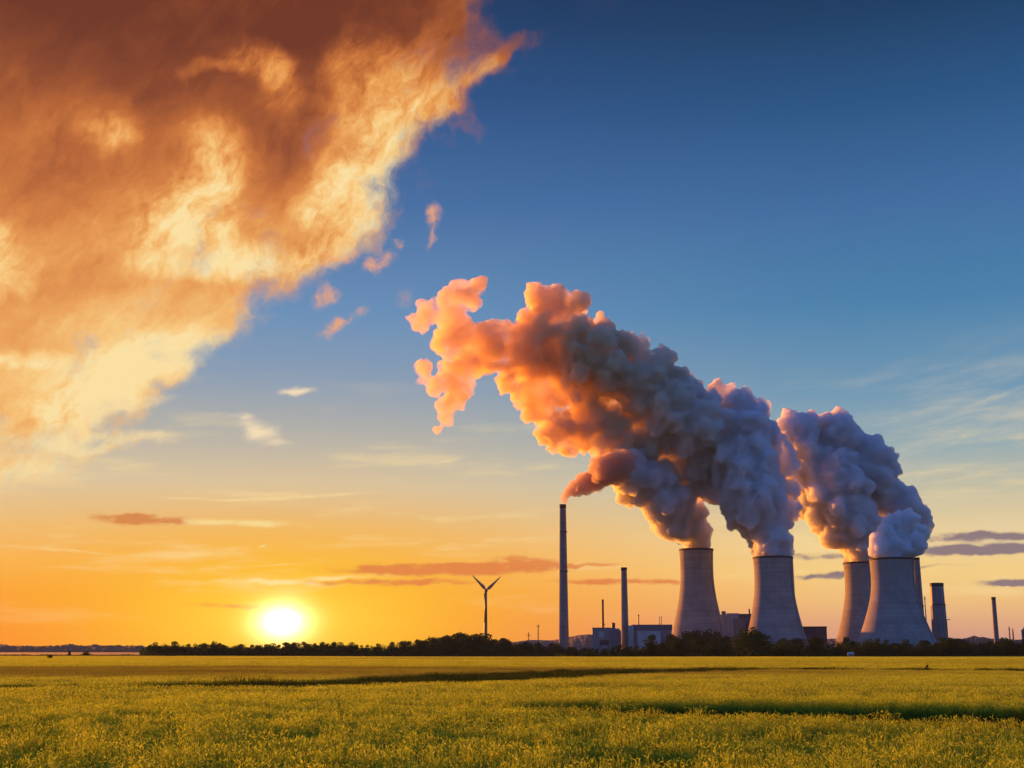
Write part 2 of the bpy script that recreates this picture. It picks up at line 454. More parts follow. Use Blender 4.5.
def cooling_tower(px, Y, top_w, base_w, top_y, label, waist=0.965):
    H_ = z_of(px, top_y, Y)
    pxm = Y / FPX
    rt, rb = top_w * pxm / 2, base_w * pxm / 2
    rw = rt * waist
    x = at(px, (top_y + 640) / 2, Y).x
    root = thing("cooling_tower", (x, Y, 0), label, "cooling tower", "cooling towers of the power station")
    zc = H_ * 0.80; z0 = 7.0
    def rad(z):
        if z < zc:
            b = (zc - z0) / math.sqrt((rb / rw) ** 2 - 1)
        else:
            b = (H_ - zc) / math.sqrt(max((rt / rw) ** 2 - 1, 1e-4))
        return rw * math.sqrt(1 + ((z - zc) / b) ** 2)
    zs = [z0 + (H_ - z0) * i / 40 for i in range(41)]
    out = [(rad(z), z) for z in zs]
    inn = [(rad(z) - 0.9, z) for z in reversed(zs)]
    bm = bmesh.new(); add_lathe(bm, out + inn, 96, closed=True)
    from_bm("shell", bm, M_TOWER, root, True)
    bm = bmesh.new()
    rr = rad(H_)
    add_lathe(bm, [(rr - 1.0, H_ + 0.004), (rr - 1.0, H_ + 1.1), (rr + 0.4, H_ + 1.1), (rr + 0.4, H_ - 0.9), (rr + 0.01, H_ - 0.9), (rr + 0.01, H_ + 0.004)], 96, closed=True)
    from_bm("rim", bm, M_SOOT, root, True)
    bm = bmesh.new()
    r0 = rad(z0) - 0.45
    nc = 36
    for i in range(nc):
        a0 = 2 * math.pi * i / nc
        for d in (-1, 1):
            a1 = a0 + d * math.pi / nc
            add_tube(bm, ((r0 + 2.2) * math.cos(a0), (r0 + 2.2) * math.sin(a0), -0.3), (r0 * math.cos(a1), r0 * math.sin(a1), z0 + 0.2), 0.45, 0.45, 6)
    from_bm("support_columns", bm, M_STACK, root)
    bm = bmesh.new()
    add_lathe(bm, [(r0 + 4, -0.3), (r0 + 4, 1.3), (r0 + 3.5, 1.3), (r0 + 3.5, 0.6), (0.01, 0.6)], 64)
    from_bm("basin", bm, M_STACK, root, False)
    # access ladder cage up the flank
    bm = bmesh.new()
    la = -math.pi / 2 + 0.9
    for k in range(40):
        za, zb = zs[k], zs[k + 1]
        for da in (-0.012, 0.012):
            pa = (rad(za) + .5) * math.cos(la + da), (rad(za) + .5) * math.sin(la + da), za
            pb = (rad(zb) + .5) * math.cos(la + da), (rad(zb) + .5) * math.sin(la + da), zb
            add_tube(bm, pa, pb, 0.12, 0.12, 4, False)
    from_bm("ladder", bm, M_STEEL, root)
    return root, x, Y, H_, rt

T1 = cooling_tower(697.5, 1500, 33.5, 61, 550, "leftmost cooling tower, slender, nearest the tall smoking chimney")
T2 = cooling_tower(774.5, 1400, 39, 64, 558, "second cooling tower from the left, with a slim stack close behind its right rim")
T3 = cooling_tower(865.5, 1480, 39, 66, 563.5, "cooling tower partly hidden behind the large right-hand tower, orange sunlit left edge")
T4 = cooling_tower(894, 1250, 43, 80, 559.5, "broadest cooling tower, in front of another, puffing white steam, rightmost of the four")

# ------------------------------------------------------------------ chimneys
def chimney(name, px, top_y, Y, w_top, w_base, label, mat=M_STACK, topmat=M_SOOT, band=None, lean=0.0, rings=(), cat="chimney", n=32, lip=1.12, group="chimneys of the power station"):
    H_ = z_of(px, top_y, Y); pxm = Y / FPX
    r1, r0 = w_top * pxm / 2, w_base * pxm / 2
    x = at(px, (top_y + 640) / 2, Y).x
    root = thing(name, (x, Y, 0), label, cat, group)
    bm = bmesh.new()
    hb = band if band else H_ * 0.93
    f = lambda z: r0 + (r1 - r0) * (z / H_) ** 0.85
    prof = [(f(H_ * i / 24), H_ * i / 24) for i in range(25)] + [(r1 * 0.8, H_), (r1 * 0.8, H_ - 6)]
    prof[0] = (r0, -0.5)
    add_lathe(bm, prof, n)
    from_bm("shaft", bm, mat, root, True)
    bm = bmesh.new()
    th = max(2.0, H_ * 0.018)
    add_lathe(bm, [(f(H_) * 0.82, H_ + 0.6), (f(H_) * lip, H_ + 0.6), (f(H_) * lip, H_ - th), (f(H_) * 1.006, H_ - th - 0.8), (f(H_) * 0.82 , H_ - 0.4)], n, closed=True)
    from_bm("cap", bm, topmat, root, True)
    for zf in rings:
        z = H_ * zf
        bm = bmesh.new()
        r = f(z)
        add_lathe(bm, [(r + 0.01, z), (r + 0.9, z), (r + 0.9, z + 1.2), (r + 0.8, z + 1.2), (r + 0.8, z + 0.2), (r + 0.01, z + 0.2)], n)
        from_bm("platform", bm, M_STEEL, root)
    bm = bmesh.new()
    for k in range(24):
        za, zb = H_ * k / 24, H_ * (k + 1) / 24
        add_tube(bm, (0.35, -f(za) - .3, za), (0.35, -f(zb) - .3, zb), 0.08, 0.08, 4, False)
        add_tube(bm, (-0.35, -f(za) - .3, za), (-0.35, -f(zb) - .3, zb), 0.08, 0.08, 4, False)
    from_bm("ladder", bm, M_STEEL, root)
    return root, x, Y, H_, r1

C1 = chimney("smokestack", 563.3, 505, 1450, 6.3, 10.5, "very tall slender chimney trailing smoke, tallest of the power station", rings=(0.815, 0.55), lip=1.08)
C2 = chimney("chimney", 624.5, 568, 1450, 5.6, 8.2, "mid height pale chimney with a dark top between the two low plant buildings", lip=1.14)
C3 = chimney("chimney", 603, 600, 1480, 2.0, 2.2, "thin dark red stack rising from the roof of the left plant building", mat=M_RUST, n=12, rings=(0.55,), lip=1.05)
C4 = chimney("chimney", 792.2, 558, 1560, 5.0, 7.0, "slim pale stack peeping out behind the right rim of a cooling tower", lip=1.04)
C5 = chimney("chimney", 918.8, 558, 1500, 6.4, 10.0, "tall dark stack close behind the right flank of the broadest cooling tower", rings=(0.5,), lip=1.05)
C7 = chimney("chimney", 995, 597.5, 1500, 4.0, 5.2, "lone slim stack at the far right of the station", lip=1.06)

# the thick blocky stack
def thick_stack():
    Y = 1350; H_ = z_of(938, 583, Y); pxm = Y / FPX
    x = at(938.3, 610, Y).x
    root = thing("chimney", (x, Y, 0), "thick tapering twin-toned stack with a dark top right of the cooling towers", "chimney", "chimneys of the power station")
    r1, r0 = 12.2 * pxm / 2, 14.6 * pxm / 2
    f = lambda z: r0 + (r1 - r0) * z / H_
    zm = H_ * 0.70
    def prism(za, zb, grow, nm, mt):
        bm = bmesh.new()
        n = 8
        add_lathe(bm, [((f(za) + grow) / math.cos(math.pi / n), za), ((f(zb) + grow) / math.cos(math.pi / n), zb)], n)
        for vs_ in ([v for v in bm.verts if abs(v.co.z - za) < 1e-4], [v for v in bm.verts if abs(v.co.z - zb) < 1e-4]):
            try: bm.faces.new(vs_)
            except Exception: pass
        bmesh.ops.rotate(bm, verts=bm.verts, cent=(0, 0, 0), matrix=Matrix.Rotation(math.pi / n, 3, 'Z'))
        return from_bm(nm, bm, mt, root)
    prism(-0.5, zm, 0, "shaft", M_STACK)
    prism(zm + 0.02, H_ - 3.5, -0.25, "upper_shaft", M_CLAD_MD)
    prism(zm - 0.6, zm + 0.8, 0.35, "collar", M_STEEL)
    prism(H_ - 3.48, H_, 0.05, "cap", M_SOOT)
    return root
thick_stack()

# ------------------------------------------------------------------ plant buildings
def px_box(bm, x0, x1, ytop, Y, depth, ybot=None, dy=0.0):
    a = at(x0, ytop, Y); b = at(x1, ytop, Y)
    z0 = -0.3 if ybot is None else at(x0, ybot, Y).z
    add_box(bm, a.x, b.x, Y + dy, Y + dy + depth, z0, a.z)

def building(label, Y, parts, name="plant_building"):
    xs_ = [p[2] for p in parts] + [p[3] for p in parts]
    cx_ = at((min(xs_) + max(xs_)) / 2, 640, Y).x
    root = thing(name, (cx_, Y, 0), label, "building", "buildings of the power station", -math.atan2(cx_, Y) - 0.02)
    for nm, mt, x0, x1, yt, dy, dep, yb in parts:
        bm = bmesh.new(); px_box(bm, x0, x1, yt, Y, dep, yb, dy)
        bmesh.ops.translate(bm, verts=bm.verts, vec=(-cx_, -Y, 0))
        from_bm(nm, bm, mt, root)
    return root, cx_, Y

bA, cxA, YA = building("low mauve plant building with a pale square panel and a round roof tank", 1430, [
    ("wall", M_CLAD_MD, 592.5, 619.5, 628.5, 0, 14, None),
    ("side_wing", M_CLAD_DK, 611, 621, 630.5, -3, 2.9, None),
    ("parapet", M_CLAD_DK, 592.2, 612, 627.6, -0.3, 14.6, 628.7),
    ("wall_panel", M_CLAD_LT, 598.8, 604, 631.5, -0.35, 0.33, 637.5),
    ("doorway", M_GLASS, 600, 609, 640, -0.3, 0.28, 645),
])
def roof_tank(root, cx_, Y, px, yt, yb, w, name="roof_tank", mt=M_STEEL, dome=True):
    a = at(px, yt, Y + 15); b = at(px, yb, Y + 15)
    r = w * (Y + 15) / FPX / 2
    bm = bmesh.new()
    pr = [(0.01, b.z), (r, b.z), (r, a.z - (r * .5 if dome else 0))]
    if dome: pr += [(r * .8, a.z - r * .2), (r * .4, a.z - r * .05)]
    pr += [(0.01, a.z)]
    add_lathe(bm, pr, 20)
    o = from_bm(name, bm, mt, root, False)
    o.location = (a.x - cx_, 15, 0)
roof_tank(bA, cxA, YA, 612, 622.5, 629.2, 3.6)

bB, cxB, YB = building("long plant hall with a dark roof band and pale lower front, nearest the leftmost tower", 1440, [
    ("wall", M_CLAD_MD, 632, 671.5, 630, 0, 22, None),
    ("roof_band", M_CLAD_DK, 631.6, 672, 624.6, -0.4, 22.8, 630.2),
    ("stair_wing", M_CLAD_LT, 628, 633.5, 625.5, -2.5, 12, None),
    ("annex", M_CLAD_LT, 637.5, 660.5, 631.2, -6, 5.9, None),
])
def roof_mast(root, cx_, Y, px, yt, yb, w, mt=M_RUST, arms=0):
    a = at(px, yt, Y + 8); b = at(px, yb, Y + 8)
    r = w * Y / FPX / 2
    bm = bmesh.new()
    add_tube(bm, (0, 0, b.z), (0, 0, a.z), r, r * .8, 10)
    for k in range(arms):
        z = a.z - (k + 0.6) * (a.z - b.z) * 0.22
        add_box(bm, -r * 2.6, r * 2.6, -r * .3, r * .3, z, z + r * .5)
    o = from_bm("roof_stack", bm, mt, root)
    o.location = (a.x - cx_, 8, 0)
roof_mast(bB, cxB, YB, 637.5, 614, 625, 1.3, M_STEEL, 1)
roof_mast(bB, cxB, YB, 658.6, 616.5, 625, 0.7, M_STEEL, 1)
roof_mast(bB, cxB, YB, 660.4, 616, 625, 0.7, M_STEEL, 1)

bC, cxC, YC = building("tall pale and dark boiler house between the two left cooling towers", 1520, [
    ("pale_wing", M_CLAD_LT, 719, 738.5, 614.5, 0, 16, None),
    ("wall", M_CLAD_DK, 736, 751, 613.8, 3, 40, None),
    ("stair_tower", M_CLAD_LT, 730.5, 733.2, 619, -2, 1.9, None),
    ("front_block", M_CLAD_MD, 733, 745, 619, -1.6, 4, None),
    ("roof_box", M_CLAD_MD, 721.5, 725.6, 611, 4, 8, 614.6),
    ("roof_box", M_CLAD_DK, 748.2, 749.6, 608.8, 6, 8, 614),
    ("parapet", M_WHITE, 726.5, 738.8, 613.2, -0.4, 16.8, 614.7),
])
bD, cxD, YD = building("low red-brown windowless block between the second tower and the pair at right", 1420, [
    ("wall", M_CLAD_RD, 801, 826, 627.4, 0, 22, None),
    ("parapet", M_SOOT, 800.8, 826.3, 626.4, -0.3, 22.6, 627.6),
    ("loading_door", M_CLAD_DK, 806, 811, 635, -0.25, 0.23, 645),
])

# ------------------------------------------------------------------ masts and pylons
def lattice(px, yt, Y, label, w_px=1.6, arms=((0.9, 1.5),), name="lattice_mast", cat="mast", r=0.22, group="thin masts beyond the trees"):
    a = at(px, yt, Y); h = a.z
    root = thing(name, (a.x, Y, 0), label, cat, group)
    wb = w_px * Y / FPX / 2
    bm = bmesh.new()
    def P_(s, t_, z):
        k = wb * (1 - 0.75 * z / h); return (s * k, t_ * k, z)
    nseg = 8
    for s, t_ in ((-1, -1), (1, -1), (1, 1), (-1, 1)):
        add_tube(bm, P_(s, t_, -0.3), P_(s, t_, h), r, r * .7, 5)
    for k in range(nseg):
        za, zb = h * k / nseg, h * (k + 1) / nseg
        add_tube(bm, P_(-1, -1, za), P_(1, -1, zb), r * .5, r * .5, 4); add_tube(bm, P_(1, -1, za), P_(-1, -1, zb), r * .5, r * .5, 4)
        add_tube(bm, P_(-1, 1, za), P_(-1, -1, zb), r * .5, r * .5, 4); add_tube(bm, P_(1, -1, za), P_(1, 1, zb), r * .5, r * .5, 4)
    from_bm("lattice_body", bm, M_STEEL, root)
    bm = bmesh.new()
    for zf, half in arms:
        hw = half * Y / FPX
        add_tube(bm, (-hw, 0, h * zf), (hw, 0, h * zf), r * .8, r * .8, 5)
        add_tube(bm, (-hw, 0, h * zf), (0, 0, h * (zf + .06)), r * .5, r * .5, 4); add_tube(bm, (hw, 0, h * zf), (0, 0, h * (zf + .06)), r * .5, r * .5, 4)
    from_bm("cross_arm", bm, M_STEEL, root)
    return root
lattice(538.2, 624.5, 1900, "faint thin mast above the hazy hill left of the tall chimney", arms=((0.93, 1.6),), r=0.35)
lattice(528.6, 632, 2000, "short faint pylon with a wide cross arm on the hazy hill, left of the other", arms=((0.85, 2.2),), name="pylon", cat="pylon", r=0.35)
lattice(1009, 626.5, 1500, "thin lattice mast right of the lone slim stack, the taller of two", arms=((0.9, 1.0),), w_px=1.3, r=0.3)
lattice(1012.6, 628.5, 1500, "thin lattice mast right of the lone slim stack, the shorter of two", arms=((0.8, 0.8),), w_px=1.6, r=0.3)
lattice(924.6, 597, 1300, "slim radio mast beside the right flank of the broadest cooling tower", arms=((0.96, 1.0),), w_px=0.9, r=0.3)
def flood_mast():
    Y = 1300; a = at(946.6, 619.5, Y)
    root = thing("floodlight_mast", (a.x, Y, 0), "floodlight mast with one short arm at the foot of the thick stack", "mast")
    bm = bmesh.new(); add_tube(bm, (0, 0, -0.3), (0, 0, a.z), 0.55, 0.4, 8); from_bm("pole", bm, M_STEEL, root)
    bm = bmesh.new(); add_tube(bm, (0, 0, a.z - .3), (2.6, 0, a.z + .2), 0.3, 0.25, 6); add_box(bm, 1.4, 3.4, -.8, .8, a.z - .5, a.z + .1); from_bm("lamp_head", bm, M_STEEL, root)
flood_mast()
def far_block():
    Y = 1600
    b_, c_, y_ = building("small grey pump house cut by the right edge of the picture", Y, [("wall", M_CLAD_DK, 1021.5, 1033, 629.5, 0, 8, None), ("roof_box", M_CLAD_MD, 1023, 1027, 627.5, 1, 6, 629.7)])
far_block()

# ------------------------------------------------------------------ wind turbine
def turbine():
    Y = 1700; pxm = Y / FPX
    hub = at(486, 590.5, Y)
    root = thing("wind_turbine", (at(485.4, 640, Y).x, Y, 0), "lone three-bladed wind turbine standing behind the wood left of the chimneys", "wind turbine")
    hx = hub.x - root.location.x
    bm = bmesh.new()
    n = 14
    add_tube(bm, (0, 0, -0.5), (hx * 0.5, 0, hub.z * 0.5), 2.9, 2.1, 16, False); add_tube(bm, (hx * .5, 0, hub.z * 0.5), (hx, 0, hub.z - 1.5), 2.1, 1.35, 16)
    from_bm("tower", bm, M_TURB, root, True)
    bm = bmesh.new()
    add_box(bm, hx - 2.1, hx + 2.1, -3.5, 6.5, hub.z - 2.1, hub.z + 2.2)
    bmesh.ops.bevel(bm, geom=bm.edges[:], offset=0.8, segments=2, affect='EDGES')
    from_bm("nacelle", bm, M_TURB, root)
    bm = bmesh.new()
    bmesh.ops.create_uvsphere(bm, u_segments=16, v_segments=10, radius=2.2)
    bmesh.ops.translate(bm, verts=bm.verts, vec=(hx, -5, hub.z))
    hubo = from_bm("hub", bm, M_TURB, root, True)
    L_ = 20.0 * pxm
    tips = [math.atan2(-(576.5 - 590.5), 472.8 - 486), math.atan2(-(577.5 - 590.5), 500 - 486), None]
    tips[2] = -math.pi / 2 + 0.02
    for an in tips:
        bm = bmesh.new()
        prof = [(0.02, 0.9, 0.9), (0.08, 1.1, .8), (0.2, 2.3, .6), (0.35, 1.9, .45), (0.6, 1.3, .3), (0.85, .8, .2), (1.0, .25, .08)]
        rings = []
        for fz, ch, th in prof:
            ring = []
            for k in range(10):
                b_ = 2 * math.pi * k / 10
                ring.append(bm.verts.new((fz * L_, math.cos(b_) * th - 5, math.sin(b_) * ch - 0.3 * ch)))
            rings.append(ring)
        for k in range(len(rings) - 1):
            for i in range(10):
                j = (i + 1) % 10
                bm.faces.new((rings[k][i], rings[k][j], rings[k + 1][j], rings[k + 1][i]))
        bm.faces.new(rings[-1]); bm.faces.new(rings[0][::-1])
        bmesh.ops.rotate(bm, verts=bm.verts, cent=(0, 0, 0), matrix=Matrix.Rotation(-an, 3, 'Y'))
        bmesh.ops.translate(bm, verts=bm.verts, vec=(hx, 0, hub.z))
        from_bm("blade", bm, M_TURB, root, True)
turbine()

# ------------------------------------------------------------------ hills beyond the station
def interp(tab, x):
    if x <= tab[0][0]: return tab[0][1]
    for (a, b), (c, d) in zip(tab, tab[1:]):
        if x <= c: return b + (d - b) * (x - a) / (c - a)
    return tab[-1][1]

def hills(label, tab, Y, depth, col, bump, seed):
    rg = random.Random(seed)
    x0, x1 = tab[0][0], tab[-1][0]
    bm = bmesh.new(); rows = []
    nx_ = int((x1 - x0) * 2.5)
    for k in range(9):
        t_ = k / 8
        Yk = Y + depth * t_
        hs = math.sin(math.pi * (0.5 * min(1, t_ * 1.6))) if t_ < 0.625 else math.cos(math.pi / 2 * (t_ - 0.625) / 0.375)
        row = []
        for i in range(nx_ + 1):
            px = x0 + (x1 - x0) * i / nx_
            p = at(px, interp(tab, px), Y)
            h = p.z * (0.10 + 0.9 * hs) if k else -1.0
            tr = mnoise.fractal(Vector((p.x * 0.03, Yk * 0.01, seed)), 0.6, 2.1, 5) * bump * (1.0 if 0 < k < 8 else 0)
            edge = min(1, i / 6, (nx_ - i) / 6)
            row.append(bm.verts.new((p.x * Yk / Y, Yk, -1.0 + (max(0, h + tr) + 1) * edge if 0 < k < 8 else -1.0)))
        rows.append(row)
    for k in range(8):
        for i in range(nx_):
            bm.faces.new((rows[k][i], rows[k][i + 1], rows[k + 1][i + 1], rows[k + 1][i]))
    m, q = mat_new("hill_cover")
    t_ = q.new('ShaderNodeNewGeometry').outputs['Position']
    n_ = q.noise(t_, 0.012, 7, 0.65)
    n2_ = q.noise(q.mapping(t_, sc=(1, .3, 3), typ='POINT'), 0.004, 3, 0.5)
    c_ = q.mix(q.rng(n_, .35, .65), col, (col[0] * .45, col[1] * .5, col[2] * .45, 1))
    c_ = q.mix(q.rng(n2_, .55, .62, 0, .6), c_, (col[0] * 1.9, col[1] * 1.7, col[2] * 1.2, 1))
    finish(q, principled(q, c_, 1.0))
    o = from_bm("hills", bm, m)
    tag(o, label, "hills", kind='structure')
hills("low wooded ridge on the horizon at far left", [(-60, 644.5), (0, 644), (40, 644.6), (60, 643.6), (100, 644.4), (140, 645), (200, 647), (260, 648)], 3300, 900, (0.10, 0.085, 0.06, 1), 5, 1)
hills("hazy hill behind the tall chimney and the low plant buildings", [(470, 647), (500, 643), (512, 639.5), (530, 638), (550, 638), (562, 636.5), (572, 633.5), (590, 630.5), (610, 630), (640, 633), (680, 638), (740, 641), (800, 637), (840, 635.5)], 3000, 900, (0.12, 0.10, 0.10, 1), 2.5, 2)
hills("bluish hill behind the slim stacks at right", [(780, 645), (830, 638), (900, 635), (950, 634.5), (962, 635), (980, 634), (1000, 635.5), (1024, 637), (1080, 639)], 2400, 800, (0.06, 0.07, 0.06, 1), 4, 3)

# ground sheet toned to stand in for mist under the far ridge
bm = bmesh.new()
vs_ = [bm.verts.new(v) for v in ((-1500, 1500, 0.35), (-400, 1500, 0.35), (-640, 3300, 5.5), (-2100, 3300, 5.5))]
bm.faces.new(vs_)
bmesh.ops.subdivide_edges(bm, edges=bm.edges, cuts=6, use_grid_fill=True)
m, q = mat_new("mist_pale")
t = q.new('ShaderNodeNewGeometry').outputs['Position']
finish(q, principled(q, q.mix(q.rng(q.noise(q.mapping(t, sc=(.3, 1, 1), typ='POINT'), .01, 5, .6), .35, .65), (0.09, 0.085, 0.08, 1), (0.06, 0.055, 0.05, 1)), 1.0))
tag(from_bm("mist_strip", bm, m), "ground strip toned to stand in for mist under the far left ridge", "field", kind='structure')

# ------------------------------------------------------------------ trees
def leaf_mat(name, c0, c1):
    m, q = mat_new(name)
    r_ = q.new('ShaderNodeObjectInfo').outputs['Random']
    t_ = q.new('ShaderNodeTexCoord').outputs['Object']
    n_ = q.noise(t_, 0.9, 4, 0.6)
    col = q.mix(q.rng(q.add(q.mul(n_, .6), q.mul(r_, .4)), 0.25, 0.75, kind='LINEAR'), c0, c1)
    d = q.new('ShaderNodeBsdfDiffuse'); q.put(d.inputs[0], col)
    tr = q.new('ShaderNodeBsdfTranslucent'); q.put(tr.inputs[0], col)
    mx = q.new('ShaderNodeMixShader'); mx.inputs[0].default_value = 0.3
    m.node_tree.links.new(d.outputs[0], mx.inputs[1]); m.node_tree.links.new(tr.outputs[0], mx.inputs[2])
    finish(q, mx.outputs[0])
    return m
M_LEAF = leaf_mat("leaves_dark", (0.022, 0.046, 0.016, 1), (0.050, 0.088, 0.022, 1))
M_BARK = plain("bark", (0.06, 0.045, 0.035, 1), 0.95, 0, 0.4, 1.5)

def quads(name, pts, nrm, size, mat, rg, asp=0.7):
    n = len(pts)
    V_ = np.zeros((n * 4, 3)); 
    rnd_ = np.random.default_rng(rg)
    t1 = np.cross(nrm, rnd_.normal(size=(n, 3))); t1 /= np.linalg.norm(t1, axis=1, keepdims=True) + 1e-9
    t2 = np.cross(nrm, t1); t2 /= np.linalg.norm(t2, axis=1, keepdims=True) + 1e-9
    s_ = size[:, None]
    V_[0::4] = pts - t1 * s_; V_[1::4] = pts - t2 * s_ * asp; V_[2::4] = pts + t1 * s_; V_[3::4] = pts + t2 * s_ * asp
    me = bpy.data.meshes.new(name)
    F_ = np.arange(n * 4).reshape(n, 4)
    me.from_pydata(V_.tolist(), [], F_.tolist())
    me.materials.append(mat)
    return me

def crown_mesh(seed, kind):
    """unit tree: height 1; kind 0 round, 1 tall oval, 2 wide bushy, 3 ragged"""
    r_ = np.random.default_rng(seed)
    w, zc, hh = [(0.42, 0.52, 0.50), (0.30, 0.54, 0.48), (0.56, 0.49, 0.50), (0.40, 0.52, 0.50)][kind]
    lobes = []
    nl = [9, 8, 12, 11][kind]
    for i in range(nl):
        a_ = r_.uniform(0, 2 * math.pi); u_ = r_.uniform(-1, 1)
        rad_ = math.sqrt(max(0, 1 - u_ * u_)) * r_.uniform(.2, .6)
        c = np.array([math.cos(a_) * rad_ * w, math.sin(a_) * rad_ * w, zc + u_ * hh * 0.60])
        lobes.append((c, r_.uniform(.42, .62) * w * (0.8 if kind == 3 else 1)))
    lobes.append((np.array([0, 0, zc]), w * .62))
    pts, nr, sz = [], [], []
    tot = 1500
    for c, R_ in lobes:
        k = int(tot / len(lobes))
        d = r_.normal(size=(k, 3)); d /= np.linalg.norm(d, axis=1, keepdims=True)
        rr = R_ * r_.uniform(0.55, 1.06, size=(k, 1)) ** 0.8
        p = c + d * rr * np.array([1, 1, .85])
        keep = r_.random(k) > 0.12
        p = p[keep]; d = d[keep]
        pts.append(p); nr.append(d + r_.normal(size=d.shape) * .6)
        sz.append(r_.uniform(.018, .042, size=len(p)))
    # skirt of low twigs
    k = 380
    a_ = r_.uniform(0, 2 * math.pi, k); rr = np.sqrt(r_.random(k)) * w * .8
    p = np.stack([np.cos(a_) * rr, np.sin(a_) * rr, r_.uniform(.03, .45, k)], 1)
    pts.append(p); nr.append(r_.normal(size=p.shape)); sz.append(r_.uniform(.02, .04, size=k))
    P_ = np.concatenate(pts); N_ = np.concatenate(nr); N_ /= np.linalg.norm(N_, axis=1, keepdims=True)
    P_[:, 2] = np.clip(P_[:, 2], 0.02, 1.0)
    return quads("crown", P_, N_, np.concatenate(sz), M_LEAF, seed + 50)

def trunk_mesh(seed):
    rg = random.Random(seed)
    bm = bmesh.new()
    add_tube(bm, (0, 0, -0.05), (rg.uniform(-.01, .01), 0, 0.3), 0.030, 0.020, 8)
    add_tube(bm, (0, 0, 0.28), (rg.uniform(-.04, .04), rg.uniform(-.03, .03), 0.72), 0.021, 0.006, 7)
    for i in range(6):
        a_ = i * 1.05 + rg.uniform(-.3, .3); z = rg.uniform(.22, .5); l = rg.uniform(.16, .28)
        add_tube(bm, (0, 0, z), (math.cos(a_) * l, math.sin(a_) * l, z + rg.uniform(.1, .24)), 0.012, 0.004, 5)
    me = bpy.data.meshes.new("trunk"); bm.to_mesh(me); bm.free(); me.materials.append(M_BARK)
    return me
CROWNS = [crown_mesh(100 + i, i % 4) for i in range(8)]
TRUNKS = [trunk_mesh(i) for i in range(3)]
wide = {0: .42, 1: .30, 2: .56, 3: .40}

def tree(px, top_y, Y, label, group, kind=None, spread=1.0, name="tree", cat="tree", rg=rnd, gz=0.0):
    h = (at(px, top_y, Y).z - gz) * 1.06
    v = rg.randrange(8) if kind is None else kind
    t_ = thing(name, (at(px, 645, Y).x, Y, gz), label, cat, group, rg.uniform(0, 6.28))
    c = link_mesh("crown", CROWNS[v], None, t_); k = link_mesh("trunk", TRUNKS[v % 3], None, t_)
    s_ = spread * rg.uniform(1.0, 1.4)
    c.scale = (h * s_, h * s_ * rg.uniform(.9, 1.1), h); k.scale = (h, h, h)
    return t_

LEFT = [(140, 651), (146, 647), (155, 643), (170, 641), (185, 643), (200, 643.5), (215, 642), (230, 644), (260, 644.5), (280, 643), (300, 641), (320, 642), (345, 642), (360, 644), (380, 643.5),
        (400, 641), (415, 638.5), (425, 638), (435, 634), (445, 632.5), (460, 632), (480, 633), (500, 636), (515, 640), (530, 641), (545, 643), (560, 644), (575, 646)]
RIGHT = [(560, 646), (600, 646), (640, 644), (660, 643), (668, 644), (675, 641), (700, 642), (720, 644), (740, 644), (775, 644), (780, 641), (792, 642), (800, 645), (832, 645), (845, 643),
         (860, 641), (870, 639), (880, 642), (900, 641), (920, 642), (940, 640), (950, 639), (962, 641), (985, 641), (1000, 640), (1040, 641)]
def seg_label(px):
    if px < 250: return "dark tree of the long wood left of the setting sun", "trees of the wood left of the sun"
    if px < 400: return "dark tree of the long wood right of the setting sun", "trees of the wood right of the sun"
    if px < 530: return "dark tree of the domed wood at the foot of the wind turbine", "trees of the domed wood"
    if px < 662: return "low tree of the line under the tall chimney and plant buildings", "trees under the chimneys"
    if px < 735: return "dark green tree of the line in front of the leftmost cooling tower", "trees before the leftmost tower"
    if px < 828: return "dark green tree of the line in front of the second cooling tower", "trees before the second tower"
    if px < 940: return "dark green tree of the line in front of the two right cooling towers", "trees before the right towers"
    return "dark green tree of the line right of the cooling towers under the slim stack", "trees right of the towers"
tr = random.Random(42)
def rowtrees(tab, x0, x1, step, Y, dh, jy, var=(-0.8, 1.6)):
    x = x0
    while x < x1:
        px = x + tr.uniform(-1.5, 1.5)
        y = interp(tab, px) + dh + tr.uniform(*var)
        lb, gr = seg_label(px)
        tree(px, min(y, 651.5), Y + tr.uniform(-jy, jy), lb, gr, rg=tr)
        x += step * tr.uniform(.8, 1.2)
rowtrees(LEFT, 143, 572, 6.0, 1250, -0.3, 25)
rowtrees(LEFT, 146, 572, 7.4, 1180, 2.2, 20)
rowtrees(RIGHT, 563, 1040, 6.8, 1000, -0.6, 25, (-2.6, 4.0))
rowtrees(RIGHT, 560, 1040, 9.0, 930, 1.6, 18, (-2.0, 3.0))
# the ones that stand out
tree(651, 634, 900, "single taller tree standing out of the line in front of the long plant hall", None, 3, 1.0, rg=tr)
tree(751, 627.8, 880, "largest roundest tree of the line, left of the second cooling tower's foot", None, 0, 1.3, rg=tr)
tree(760.5, 630, 890, "second half of the big round clump, touching the second cooling tower's foot", None, 4, 0.9, rg=tr)
tree(742.5, 635, 895, "smaller tree leaning on the left of the big round tree", None, 3, 1.0, rg=tr)
tree(815, 636, 890, "dark rounded tree just below the low red-brown block", None, 4, 1.0, rg=tr)
tree(676, 638.5, 905, "rounded tree before the middle of the leftmost cooling tower's foot", None, 0, 1.0, rg=tr)
tree(869, 637.5, 900, "rounded dark tree at the seam between the two right cooling towers", None, 2, 0.9, rg=tr)
tree(950, 638, 905, "rounded dark tree at the foot of the thick tapering stack", None, 0, 1.2, rg=tr)
tree(784, 640, 900, "yellowish green bushy tree between the big round tree and the red-brown block", None, 2, 1.0, rg=tr)
